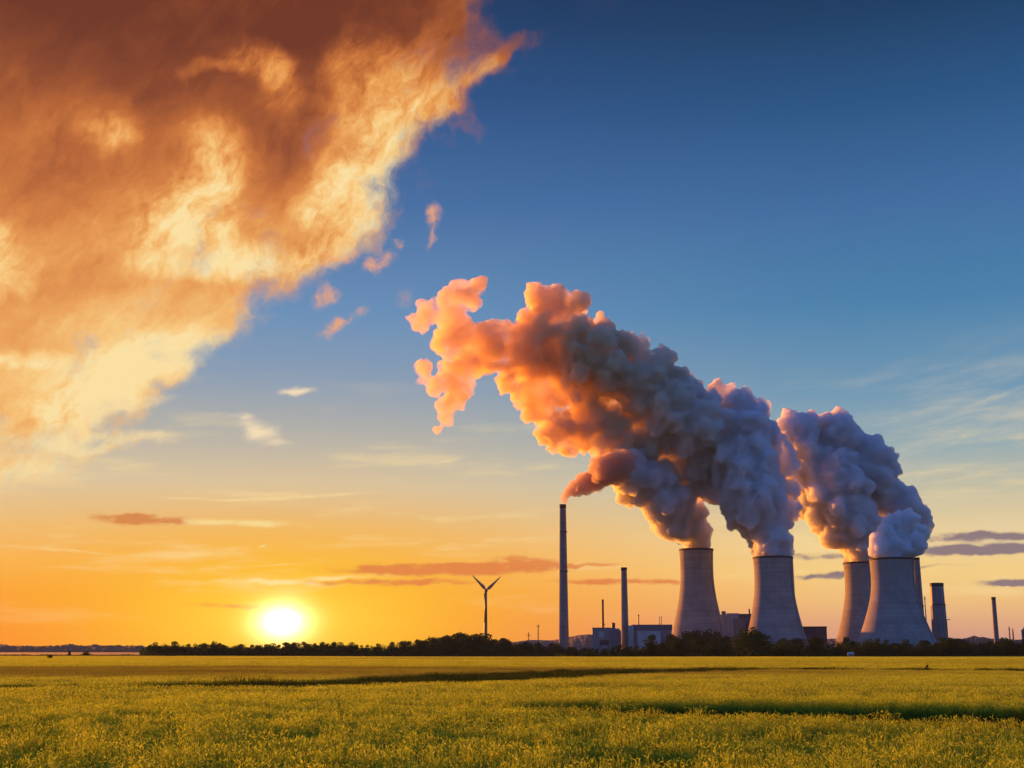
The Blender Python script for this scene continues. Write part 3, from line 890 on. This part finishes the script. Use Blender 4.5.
for px, y in ((672, 633), (680, 631), (690, 630), (700, 630.5), (710, 630), (719, 631), (727, 635)):
    tree(px, y, 1330, "hazy tree close against the foot of the leftmost cooling tower", "hazy trees at the foot of the leftmost tower", rg=tr)
for px, y in ((783, 637), (790, 636), (797, 637), (838, 638), (846, 636.5), (852, 637.5)):
    tree(px, y, 1190, "hazy tree close against the feet of the towers behind the dark line", "hazy trees at the feet of the towers", rg=tr)
tree(50.5, 654.3, 560, "small round dark bush alone in the field at far left", None, 0, 1.3, "bush", "bush", tr)
tree(70, 650.5, 1100, "small narrow tree before the pale mist strip at far left", None, 1, 1.0, rg=tr)
tree(87, 650, 1100, "broad low tree before the pale mist strip at far left", None, 2, 1.3, rg=tr)
tree(925.5, 664.4, 150, "tiny shrub on the dark track across the right of the field", None, 3, 0.7, "shrub", "shrub", tr, gz=0.2)

# scrub under the trees
r_ = np.random.default_rng(5)
pts = []
for (xa, xb, Y0, Y1, k) in ((140, 575, 1130, 1280, 15000), (556, 1060, 905, 1040, 15000), (-60, 142, 1480, 1510, 3000)):
    pxs = r_.uniform(xa, xb, k); Ys = r_.uniform(Y0, Y1, k)
    X = (pxs - 512) / FPX * Ys / math.cos(PITCH) * 0.98
    X = np.array([at(p, 648, y).x for p, y in zip(pxs, Ys)])
    zmax = 2.4 + 1.2 * np.sin(X * .21) * np.sin(X * .057 + 1)
    if xa < 0: zmax = zmax * .5
    if xa == 140: zmax = zmax * 1.9
    pts.append(np.stack([X, Ys, r_.random(k) * zmax], 1))
pts = np.concatenate(pts)
me = quads("undergrowth", pts, r_.normal(size=pts.shape), r_.uniform(.4, .9, len(pts)), M_LEAF, 9)
tag(link_mesh("undergrowth", me), "dark scrub filling the foot of the tree lines", "undergrowth", kind='stuff')

# small pale shed roof at the foot of the trees
def shed():
    Y = 880; a = at(848.6, 653.2, Y); b = at(854.2, 653.2, Y); zt = at(851, 652.2, Y).z
    root = thing("farm_shed", ((a.x + b.x) / 2, Y, 0), "tiny pale roofed shed at the foot of the trees before the right towers", "shed")
    w = (b.x - a.x) / 2
    bm = bmesh.new(); add_box(bm, -w * .92, w * .92, 0, 4, -.2, zt - 1.1); from_bm("wall", bm, M_CLAD_MD, root)
    bm = bmesh.new()
    v = [bm.verts.new(c) for c in ((-w, -.4, zt - 1.09), (w, -.4, zt - 1.09), (w, 4.4, zt - 1.09), (-w, 4.4, zt - 1.09), (-w, 2, zt), (w, 2, zt))]
    for f in ((0, 1, 5, 4), (2, 3, 4, 5), (0, 4, 3), (1, 2, 5), (3, 2, 1, 0)): bm.faces.new([v[i] for i in f])
    from_bm("roof", bm, M_WHITE, root)
shed()

# ------------------------------------------------------------------ the crop
m, q = mat_new("barley")
ah = q.new('ShaderNodeAttribute'); ah.attribute_name = "hh"
ar = q.new('ShaderNodeAttribute'); ar.attribute_name = "rv"
pos = q.new('ShaderNodeNewGeometry').outputs['Position']
big = q.noise(q.mapping(pos, sc=(1, .5, 0), typ='POINT'), 0.035, 4, .6)
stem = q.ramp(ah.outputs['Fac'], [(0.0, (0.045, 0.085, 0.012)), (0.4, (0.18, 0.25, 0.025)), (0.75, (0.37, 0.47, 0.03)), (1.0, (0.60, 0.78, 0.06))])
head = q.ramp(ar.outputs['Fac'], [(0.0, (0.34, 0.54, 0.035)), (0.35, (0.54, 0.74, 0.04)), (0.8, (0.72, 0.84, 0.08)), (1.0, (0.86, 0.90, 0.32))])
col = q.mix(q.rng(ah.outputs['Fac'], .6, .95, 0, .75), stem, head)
green = q.mix(0.6, col, (0.26, 0.32, 0.03, 1))
col = q.mix(q.rng(big, .42, .70, 0.0, .6), col, green)
# treeline shade painted into the crop colour as browner patches, far left
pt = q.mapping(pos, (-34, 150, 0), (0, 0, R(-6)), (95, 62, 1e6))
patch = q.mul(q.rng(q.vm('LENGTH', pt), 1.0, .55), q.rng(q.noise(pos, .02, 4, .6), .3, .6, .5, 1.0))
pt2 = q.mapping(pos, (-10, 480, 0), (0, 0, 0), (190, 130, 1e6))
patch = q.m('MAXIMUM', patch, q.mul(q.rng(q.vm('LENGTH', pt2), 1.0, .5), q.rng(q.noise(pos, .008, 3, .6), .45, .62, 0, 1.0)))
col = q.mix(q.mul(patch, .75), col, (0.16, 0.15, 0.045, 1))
d = q.new('ShaderNodeBsdfDiffuse'); q.put(d.inputs[0], col)
trn = q.new('ShaderNodeBsdfTranslucent'); q.put(trn.inputs[0], col)
mx = q.new('ShaderNodeMixShader'); mx.inputs[0].default_value = 0.5
m.node_tree.links.new(d.outputs[0], mx.inputs[1]); m.node_tree.links.new(trn.outputs[0], mx.inputs[2])
finish(q, mx.outputs[0])
M_CROP = m

def clump(name, n, half, h, wid, seed, headw, bend=0.045, segs=3, green=False):
    """n stems standing on a square patch, each with a drooping ear"""
    r_ = np.random.default_rng(seed)
    V_, F_, HH, RV = [], [], [], []
    for i in range(n):
        bx, by = r_.uniform(-half, half, 2)
        hs = h * r_.uniform(.66, 1.12); an = r_.uniform(0, 6.28)
        ld = np.array([math.cos(an) * .6 + .55, math.sin(an) * .6, 0]) * hs * bend * r_.uniform(.3, 2.2)
        fa = r_.uniform(0, math.pi); wd = np.array([math.cos(fa), math.sin(fa), 0]) * wid * r_.uniform(.6, 1.3) / 2
        rv = r_.random(); b0 = len(V_)
        kinds = 0 if green and r_.random() < green else 1
        for s_ in range(segs + 1):
            t_ = s_ / segs
            c = np.array([bx, by, 0]) + ld * t_ ** 2 + np.array([0, 0, hs * (t_ - .08 * t_ ** 3)])
            ww = wd * (1 - .55 * t_) if kinds else wd * (1.3 - 1.2 * t_)
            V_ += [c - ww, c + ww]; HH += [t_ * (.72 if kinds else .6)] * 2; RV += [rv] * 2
        for s_ in range(segs):
            a_ = b0 + s_ * 2; F_.append((a_, a_ + 1, a_ + 3, a_ + 2))
        if kinds:
            tip = c; dr = ld / max(np.linalg.norm(ld), 1e-6)
            hl = h * r_.uniform(.055, .11)
            dirn = np.array([dr[0] * .8, dr[1] * .8, r_.uniform(.1, 1.3)]); dirn /= np.linalg.norm(dirn)
            hw = np.array([math.cos(fa), math.sin(fa), 0]) * headw * r_.uniform(.7, 1.3)
            hv = np.cross(dirn, hw); hv = hv / max(np.linalg.norm(hv), 1e-6) * np.linalg.norm(hw)
            b0 = len(V_)
            V_ += [tip, tip + dirn * hl * .4 + hw, tip + dirn * hl * .4 - hw, tip + dirn * hl * .4 + hv, tip + dirn * hl * .4 - hv, tip + dirn * hl]
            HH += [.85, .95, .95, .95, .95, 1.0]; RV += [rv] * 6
            F_ += [(b0, b0 + 1, b0 + 5, b0 + 2), (b0, b0 + 3, b0 + 5, b0 + 4)]
    me = bpy.data.meshes.new(name); me.from_pydata([tuple(v) for v in V_], [], F_)
    a_ = me.attributes.new("hh", 'FLOAT', 'POINT'); a_.data.foreach_set('value', HH)
    a_ = me.attributes.new("rv", 'FLOAT', 'POINT'); a_.data.foreach_set('value', RV)
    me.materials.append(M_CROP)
    return me

def strewn(name, clumps, pts, rots, scales, label, cat):
    """one object: clumps scattered on points by a node tree"""
    col_ = bpy.data.collections.new(name + "_kinds")
    for k in clumps:
        o_ = bpy.data.objects.new(k.name, k); col_.objects.link(o_)
    me = bpy.data.meshes.new(name); me.from_pydata(pts.tolist(), [], [])
    a_ = me.attributes.new("turn", 'FLOAT', 'POINT'); a_.data.foreach_set('value', rots)
    a_ = me.attributes.new("size", 'FLOAT_VECTOR', 'POINT'); a_.data.foreach_set('vector', np.ascontiguousarray(scales, dtype=np.float32).ravel())
    ob = link_mesh(name, me)
    ng = bpy.data.node_groups.new(name + "_scatter", 'GeometryNodeTree')
    ng.interface.new_socket("Geometry", in_out='INPUT', socket_type='NodeSocketGeometry')
    ng.interface.new_socket("Geometry", in_out='OUTPUT', socket_type='NodeSocketGeometry')
    N = ng.nodes; Lk = ng.links
    gi = N.new('NodeGroupInput'); go = N.new('NodeGroupOutput')
    ip = N.new('GeometryNodeInstanceOnPoints'); ci = N.new('GeometryNodeCollectionInfo')
    ci.inputs['Collection'].default_value = col_; ci.inputs['Separate Children'].default_value = True; ci.inputs['Reset Children'].default_value = True
    at_ = N.new('GeometryNodeInputNamedAttribute'); at_.data_type = 'FLOAT'; at_.inputs[0].default_value = "turn"
    as_ = N.new('GeometryNodeInputNamedAttribute'); as_.data_type = 'FLOAT_VECTOR'; as_.inputs[0].default_value = "size"
    cb = N.new('ShaderNodeCombineXYZ'); Lk.new(at_.outputs[0], cb.inputs[2])
    er = N.new('FunctionNodeEulerToRotation'); Lk.new(cb.outputs[0], er.inputs[0])
    ip.inputs['Pick Instance'].default_value = True
    Lk.new(gi.outputs[0], ip.inputs['Points']); Lk.new(ci.outputs[0], ip.inputs['Instance'])
    Lk.new(er.outputs[0], ip.inputs['Rotation']); Lk.new(as_.outputs[0], ip.inputs['Scale'])
    Lk.new(ip.outputs[0], go.inputs[0])
    md = ob.modifiers.new("scatter", 'NODES'); md.node_group = ng
    tag(ob, label, cat, kind='stuff')
    return ob

M_WEED, q = mat_new("rank_grass")
ah = q.new('ShaderNodeAttribute'); ah.attribute_name = "rv"
colw = q.mix(ah.outputs['Fac'], (0.03, 0.06, 0.012, 1), (0.10, 0.13, 0.02, 1))
d = q.new('ShaderNodeBsdfDiffuse'); q.put(d.inputs[0], colw)
trn = q.new('ShaderNodeBsdfTranslucent'); q.put(trn.inputs[0], colw)
mx = q.new('ShaderNodeMixShader'); mx.inputs[0].default_value = 0.3
M_WEED.node_tree.links.new(d.outputs[0], mx.inputs[1]); M_WEED.node_tree.links.new(trn.outputs[0], mx.inputs[2])
finish(q, mx.outputs[0])

def ground_xy(px, py, drop=1.8):
    d_ = ray(px, py); k = -drop / d_.z
    return d_.x * k, d_.y * k
# two strips where the crop gives way to a low dark track, as lines of (x, y, half depth)
def strip(tab): return sorted((*ground_xy(px, py), w) for px, py, w in tab)
def strip_px(tab):
    out = []
    for px, yn, yf in tab:
        (xa, ya), (xb, yb) = ground_xy(px, yn), ground_xy(px, yf)
        out.append(((xa + xb) / 2, (ya + yb) / 2, (yb - ya) / 2))
    return sorted(out)
TRACK1 = strip_px([(-80, 687, 684), (0, 687, 684), (100, 687, 683.5), (240, 687, 681.5), (300, 686.5, 680), (340, 686, 677), (420, 684, 673.5), (480, 682, 672.5), (560, 677.5, 669.8), (640, 672.5, 668),
                   (700, 669.8, 667), (760, 668.4, 666.6), (860, 669, 667.2), (1024, 670, 668), (1100, 670.4, 668.4)])
TRACK2 = strip([(430, 704, 0.0), (540, 707, 1.4), (620, 709, 3.2), (760, 710.5, 3.8), (860, 713, 4.4), (1024, 716.5, 4.6), (1100, 718, 4.6)])
def inband(x, y, tab, ext):
    if x < tab[0][0] or x > tab[-1][0]: return 1e9
    for a_, b_ in zip(tab, tab[1:]):
        if a_[0] <= x <= b_[0]:
            t_ = (x - a_[0]) / max(b_[0] - a_[0], 1e-6)
            return abs(y - (a_[1] + (b_[1] - a_[1]) * t_)) - (a_[2] + (b_[2] - a_[2]) * t_)
    return 1e9
def crop_height(x, y):
    nz = mnoise.noise(Vector((x * .13, y * .13, 3.3))) + .5 * mnoise.noise(Vector((x * .5, y * .5, 8.1)))
    h_ = 1.0 + 0.13 * nz
    if y < 55: h_ += 0.26 * mnoise.noise(Vector((x * .95, y * .8, 21.0)))
    d1 = inband(x, y, TRACK1, 0) + 1.2 * mnoise.noise(Vector((x * .2, y * .2, 1)))
    d2 = inband(x, y, TRACK2, 0) + 0.5 * mnoise.noise(Vector((x * .5, y * .5, 2)))
    d = min(d1, d2)
    if d < 0: h_ *= 0.30
    elif d < .8: h_ *= .3 + .7 * d / .8
    # tramlines and thin patches in the near crop
    if y < 60:
        p_ = mnoise.noise(Vector((x * .22 + 7, y * .35, 5.0)))
        if p_ > .32: h_ *= max(.55, 1 - (p_ - .32) * 2.4)
    return h_

def field(name, Y0, Y1, step, clumps, label, jig=.5, side=0.46):
    r_ = np.random.default_rng(int(Y0 * 7))
    P_, S_ = [], []
    y = Y0
    while y < Y1:
        hw = y * side + 12
        n = int(2 * hw / step)
        for i in range(n):
            x = -hw + (i + .5 + r_.uniform(-jig, jig)) * step
            yy = y + r_.uniform(-jig, jig) * step
            h_ = crop_height(x, yy)
            P_.append((x, yy, fieldz(x, yy) - .02)); s_ = r_.uniform(.92, 1.12)
            S_.append((s_, s_, h_ * r_.uniform(.9, 1.08)))
        y += step
    print(name, len(P_))
    return strewn(name, clumps, np.array(P_), r_.uniform(0, 6.283, len(P_)).astype(np.float32), np.array(S_, dtype=np.float32), label, "crop")
if DO_GRASS:
    near_c = [clump("stalks_near", 120, .30, .80, .010, 10 + i, .0065, green=.38) for i in range(6)] + [clump("stalks_tall", 60, .30, .90, .010, 200 + i, .0075) for i in range(1)]
    mid_c = [clump("stalks_middle", 190, .75, .80, .015, 30 + i, .012, segs=2, green=.2) for i in range(5)]
    far_c = [clump("stalks_far", 240, 3.4, .80, .07, 50 + i, .06, segs=2) for i in range(5)]
    vfar_c = [clump("stalks_distant", 260, 7.5, .80, .20, 70 + i, .14, segs=1) for i in range(4)]
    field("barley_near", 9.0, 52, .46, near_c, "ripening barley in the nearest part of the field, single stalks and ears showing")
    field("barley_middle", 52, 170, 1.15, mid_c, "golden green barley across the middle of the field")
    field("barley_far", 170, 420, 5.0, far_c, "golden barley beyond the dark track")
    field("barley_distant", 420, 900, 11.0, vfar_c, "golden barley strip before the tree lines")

    def verge(name, tab, step, clumps, label, hmul, keep=1.0, flat=False):
        r_ = np.random.default_rng(77)
        P_, S_ = [], []
        for a_, b_ in zip(tab, tab[1:]):
            n = int((b_[0] - a_[0]) / step * 1.0) + 1
            for i in range(n):
                t_ = (i + r_.random()) / n
                x = a_[0] + (b_[0] - a_[0]) * t_; yc = a_[1] + (b_[1] - a_[1]) * t_; w = a_[2] + (b_[2] - a_[2]) * t_
                if w < .3: continue
                for k in range(max(1, int(2 * w / step))):
                    if r_.random() > keep: continue
                    yy = yc + r_.uniform(-1.0, 1.1) * w
                    far_ = (yy - yc) / w
                    hh_ = hmul * (0.85 if flat else 0.5 + 0.5 * max(0, far_)) * (1 + .5 * mnoise.noise(Vector((x * .15, yy * .15, 0)))) * min(1, w / 3 + .3)
                    P_.append((x, yy, fieldz(x, yy) - .02)); S_.append((1.1, 1.1, hh_))
        strewn(name, clumps, np.array(P_), r_.uniform(0, 6.283, len(P_)).astype(np.float32), np.array(S_, dtype=np.float32), label, "grass")
    def recol(c):
        c.materials.clear(); c.materials.append(M_WEED); return c
    weed_mid = [recol(clump("weeds_middle", 90, .8, .80, .035, 90 + i, .02, segs=2, green=.8, bend=.16)) for i in range(4)]
    weed_near = [recol(clump("weeds_near", 60, .30, .80, .012, 95 + i, .008, segs=3, green=.8, bend=.14)) for i in range(4)]
    verge("rank_grass", TRACK1, 1.3, weed_mid, "dark rank grass along the track across the field", 1.15, flat=True)
    verge("trampled_grass", TRACK2, .42, weed_near, "dark green low grass in the hollow of the near field at right", 0.95)

# ------------------------------------------------------------------ steam and smoke
def ico_data(sub):
    bm = bmesh.new(); bmesh.ops.create_icosphere(bm, subdivisions=sub, radius=1.0)
    v = np.array([x.co[:] for x in bm.verts]); f = np.array([[w.index for w in p.verts] for p in bm.faces]); bm.free()
    return v, f
ICO2 = ico_data(2); ICO3 = ico_data(3)

def plume(name, path, label, cat, mat, Y, seed, voxel=2.2, billow=1.0, extra=(), fill=1.0, depth=0.8, ydrift=0.0, tower=None):
    """path: (px, py, radius in px); spheres strewn along it, smaller ones riding on their skins"""
    rg = random.Random(seed)
    pxm = Y / FPX
    sph = []
    n = len(path)
    tot = sum(math.dist(path[i][:2], path[i + 1][:2]) for i in range(n - 1))
    acc = 0.0
    for i in range(n - 1):
        (x0, y0, r0), (x1, y1, r1) = path[i], path[i + 1]
        seg = math.dist((x0, y0), (x1, y1)); step = max(1.5, 0.42 * (r0 + r1) / 2)
        k = max(1, int(seg / step))
        for j in range(k):
            t_ = j / k
            x, y, r = x0 + (x1 - x0) * t_, y0 + (y1 - y0) * t_, r0 + (r1 - r0) * t_
            s_ = (acc + seg * t_) / tot
            c = at(x, y, Y + ydrift * s_)
            jit = 0.22 * r * pxm * min(1, s_ * 6)
            c += Vector((rg.uniform(-jit, jit), rg.uniform(-2.2 * jit, 2.2 * jit) * depth, rg.uniform(-jit, jit)))
            sph.append((c, r * pxm * rg.uniform(0.78, 0.95), s_))
        acc += seg
    for (x, y, r, dy) in extra:
        sph.append((at(x, y, Y + dy + 0.6 * ydrift), r * pxm, 0.6))
    allv, allf, off = [], [], 0
    def put(c, r, data):
        nonlocal off
        v, f = data
        allv.append(v * r + np.array(c)); allf.append(f + off); off += len(v)
    for c, r, s_ in sph:
        put(c, r, ICO3)
        if r < voxel * 1.6: continue
        nb = int(16 * fill)
        for _ in range(nb):
            d = Vector((rg.gauss(0, 1), rg.gauss(0, 1), rg.gauss(0, 1))).normalized()
            r2 = r * rg.uniform(0.26, 0.48)
            c2 = c + d * (r * rg.uniform(0.74, 0.98))
            put(c2, r2, ICO2)
            if r2 > voxel * 2.0:
                for _ in range(6):
                    d2 = (d + Vector((rg.gauss(0, .8), rg.gauss(0, .8), rg.gauss(0, .8)))).normalized()
                    put(c2 + d2 * r2 * 0.88, r2 * rg.uniform(0.25, 0.45), ICO2)
    V_ = np.concatenate(allv); F_ = np.concatenate(allf)
    o0 = sph[0][0]
    org = Vector((o0.x, o0.y, 0))
    V_ = V_ - np.array(org)
    me = bpy.data.meshes.new(name)
    me.from_pydata(V_.tolist(), [], F_.tolist())
    ob = bpy.data.objects.new(name, me); ob.location = org
    COL.objects.link(ob)
    md = ob.modifiers.new("fuse", 'REMESH'); md.mode = 'VOXEL'; md.voxel_size = voxel
    tx = bpy.data.textures.new(name + "_puffs", 'CLOUDS'); tx.noise_scale = 15 * billow; tx.noise_depth = 5; tx.noise_basis = 'ORIGINAL_PERLIN'
    dm = ob.modifiers.new("puffs", 'DISPLACE'); dm.texture = tx; dm.strength = 19 * billow; dm.mid_level = 0.5; dm.texture_coords = 'LOCAL'
    tx2 = bpy.data.textures.new(name + "_curls", 'CLOUDS'); tx2.noise_scale = 5.0 * billow; tx2.noise_depth = 3
    dm2 = ob.modifiers.new("curls", 'DISPLACE'); dm2.texture = tx2; dm2.strength = 6.5 * billow; dm2.mid_level = 0.5; dm2.texture_coords = 'LOCAL'
    md2 = ob.modifiers.new("clean", 'REMESH'); md2.mode = 'VOXEL'; md2.voxel_size = voxel * 0.8
    # bake the modifiers so the object is one plain closed mesh
    dg = bpy.context.evaluated_depsgraph_get()
    me2 = bpy.data.meshes.new_from_object(ob.evaluated_get(dg))
    ob.modifiers.clear(); ob.data = me2; me2.name = name
    if tower:
        _, tx_, ty_, th_, tr_ = tower
        n_ = len(me2.vertices); co = np.empty(n_ * 3); me2.vertices.foreach_get('co', co); co = co.reshape(-1, 3)
        dx_, dy_ = co[:, 0] + org.x - tx_, co[:, 1] + org.y - ty_
        rr_ = np.hypot(dx_, dy_) + 1e-6; dz_ = co[:, 2] - th_
        lim = .9 * tr_ + np.maximum(0, dz_ - 1) * 3.0
        k_ = np.where((dz_ < 12) & (rr_ > lim), lim / rr_, 1.0)
        k_ = np.where(dz_ > 6, k_ * np.clip((12 - dz_) / 6, 0, 1) + np.clip((dz_ - 6) / 6, 0, 1), k_)
        co[:, 0] = tx_ - org.x + dx_ * k_; co[:, 1] = ty_ - org.y + dy_ * k_
        co[:, 2] = np.maximum(co[:, 2], th_ - 8)
        me2.vertices.foreach_set('co', co.ravel())
    me2.materials.clear(); me2.materials.append(mat)
    for p in me2.polygons: p.use_smooth = False
    bpy.data.meshes.remove(me)
    tag(ob, label, cat, "steam plumes of the cooling towers" if cat == "steam plume" else None)
    print(name, len(me2.vertices))
    return ob

def steam_mat(name, density, col, an=0.35, wisp=None):
    m, q = mat_new(name)
    v = q.new('ShaderNodeVolumePrincipled')
    v.inputs['Color'].default_value = col
    v.inputs['Density'].default_value = density
    v.inputs['Anisotropy'].default_value = an
    finish(q, v.outputs[0], True)
    if wisp:
        t_ = q.new('ShaderNodeTexCoord').outputs['Object']
        n_ = q.noise(t_, 1 / 34, 6, 0.6, dist=0.6)
        sx_ = q.new('ShaderNodeSeparateXYZ'); m.node_tree.links.new(t_, sx_.inputs[0])
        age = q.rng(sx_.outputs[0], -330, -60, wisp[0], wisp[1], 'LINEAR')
        q.put(v.inputs['Color'], q.mix(q.rng(sx_.outputs[0], -300, -20, 0, 1, 'LINEAR'), (0.985, 0.87, 0.66, 1), (0.985, 0.98, 0.985, 1)))  # sunlit orange put into the steam colour, stronger towards the left end
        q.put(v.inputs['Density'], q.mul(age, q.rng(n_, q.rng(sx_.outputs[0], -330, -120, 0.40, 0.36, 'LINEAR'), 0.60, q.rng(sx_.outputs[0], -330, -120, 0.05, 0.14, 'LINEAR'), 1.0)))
        m.cycles.volume_step_rate = 0.15
    else:
        m.cycles.homogeneous_volume = True
    return m

STEAM = steam_mat("steam", 0.45, (0.985, 0.978, 0.98, 1), 0.45)
STEAM_FRESH = steam_mat("fresh_steam", 0.7, (0.995, 0.993, 0.995, 1), 0.3)
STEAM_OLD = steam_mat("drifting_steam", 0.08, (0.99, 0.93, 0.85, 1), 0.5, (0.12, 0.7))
SMOKE = steam_mat("chimney_smoke", 0.20, (0.86, 0.70, 0.60, 1))

plume("steam_plume", [(774, 557, 16), (772, 546, 20), (765, 527, 26), (757, 502, 32), (750, 472, 39), (730, 440, 42), (700, 425, 38), (670, 412, 40), (640, 395, 40), (615, 375, 38),
      (585, 360, 36), (560, 345, 34), (530, 350, 29), (505, 350, 30), (480, 345, 28), (458, 335, 25), (440, 342, 20)],
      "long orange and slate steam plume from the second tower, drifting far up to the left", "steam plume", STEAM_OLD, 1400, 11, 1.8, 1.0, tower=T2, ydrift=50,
      extra=[(560, 392, 17, 6), (582, 398, 18, 0), (543, 384, 15, 0), (600, 392, 18, 8), (536, 368, 18, 4), (758, 540, 10, 0), (750, 524, 12, 0), (552, 322, 22, 0), (530, 324, 14, 5), (598, 330, 14, 0), (550, 308, 20, 5), (537, 296, 13, 0), (556, 295, 11, 3), (572, 308, 14, 8), (584, 302, 8, 0), (465, 297, 16, 0), (476, 286, 9, 0), (450, 303, 15, 4), (430, 312, 13, 0), (420, 324, 9, 0), (411, 318, 5, 0),
             (424, 366, 9, 0), (420, 380, 6, 0), (433, 386, 9, 4), (452, 378, 15, 0), (453, 400, 13, 0), (447, 417, 9, 5), (439, 429, 5, 0), (468, 366, 17, 0), (466, 388, 10, 0),
             (508, 382, 13, 0), (525, 392, 15, 0), (540, 408, 18, 8), (556, 430, 18, 0), (570, 446, 12, 0), (590, 425, 24, 10), (612, 432, 24, 10), (600, 450, 11, 0),
             (628, 350, 17, 0), (642, 344, 9, -8), (643, 360, 10, 0), (609, 338, 8, 0), (683, 382, 12, 10), (694, 387, 9, 0), (715, 392, 8, 0), (728, 396, 11, 0), (744, 403, 12, 0), (757, 411, 12, 0),
             (770, 435, 14, 0), (783, 460, 15, -5), (788, 490, 11, 0), (786, 515, 9, 0), (700, 470, 22, 14), (716, 490, 16, 10), (736, 510, 12, 10), (680, 455, 22, 12), (652, 448, 20, 12), (630, 445, 18, 8)])
plume("steam_plume", [(697.5, 549, 12), (695, 540, 15), (686, 522, 21), (672, 505, 24), (655, 490, 25), (636, 475, 23), (618, 468, 20)],
      "short steam plume of the leftmost tower, bluish with an orange underside, meeting the chimney smoke", "steam plume", STEAM, 1490, 5, 1.7, 0.8, tower=T1, ydrift=-75, extra=[(640, 460, 16, 0), (664, 478, 14, -6), (610, 470, 15, 0)])
plume("smoke_plume", [(563.3, 504, 2.2), (565, 497, 3.6), (570, 491, 6), (579, 487, 9), (591, 481, 12), (604, 475, 15), (618, 468, 16), (632, 460, 14)],
      "dark brownish smoke curling off the tip of the tall chimney", "smoke plume", SMOKE, 1450, 3, 1.2, 0.45, ydrift=-80)
plume("steam_plume", [(865, 562, 14), (862, 550, 18), (855, 530, 27), (842, 505, 33), (828, 480, 33), (812, 460, 30), (802, 442, 24), (790, 428, 16)],
      "broad mauve steam plume of the half hidden tower, leaning left behind the white puff", "steam plume", STEAM, 1480, 21, 2.0, 0.95, tower=T3,
      extra=[(840, 440, 24, 0), (825, 430, 16, 0), (868, 465, 24, 0), (880, 458, 14, 0), (815, 500, 22, 5), (838, 530, 20, 5), (880, 490, 22, 10), (905, 512, 20, 10), (915, 525, 14, 10), (800, 470, 16, 0)])
plume("steam_plume", [(894, 557, 15), (895, 550, 17), (899, 542, 18), (904, 533, 15)],
      "small white puff of steam over the broadest tower, whitest and lowest of the plumes", "steam plume", STEAM_FRESH, 1250, 9, 1.3, 0.6, tower=T4, extra=[(916, 541, 11, 0), (880, 546, 11, -5), (886, 533, 9, 0), (893, 525, 10, 4), (908, 521, 9, 0), (919, 534, 9, 4), (914, 551, 8, 0), (877, 538, 6, 0), (899, 517, 6, 0), (921, 547, 6, 0)])

# ------------------------------------------------------------------ haze
HAZE_ON = True
if HAZE_ON:
    bm = bmesh.new(); add_box(bm, -2600, 2600, -400, 4600, -9.0, 540.0)
    m, q = mat_new("haze_air")
    v = q.new('ShaderNodeVolumePrincipled')
    v.inputs['Color'].default_value = (0.6, 0.78, 1.0, 1)
    v.inputs['Density'].default_value = 0.00002
    v.inputs['Anisotropy'].default_value = 0.1
    finish(q, v.outputs[0], True)
    m.cycles.homogeneous_volume = True
    tag(from_bm("haze", bm, m), "thin evening haze over the farmland", "haze", kind='stuff')
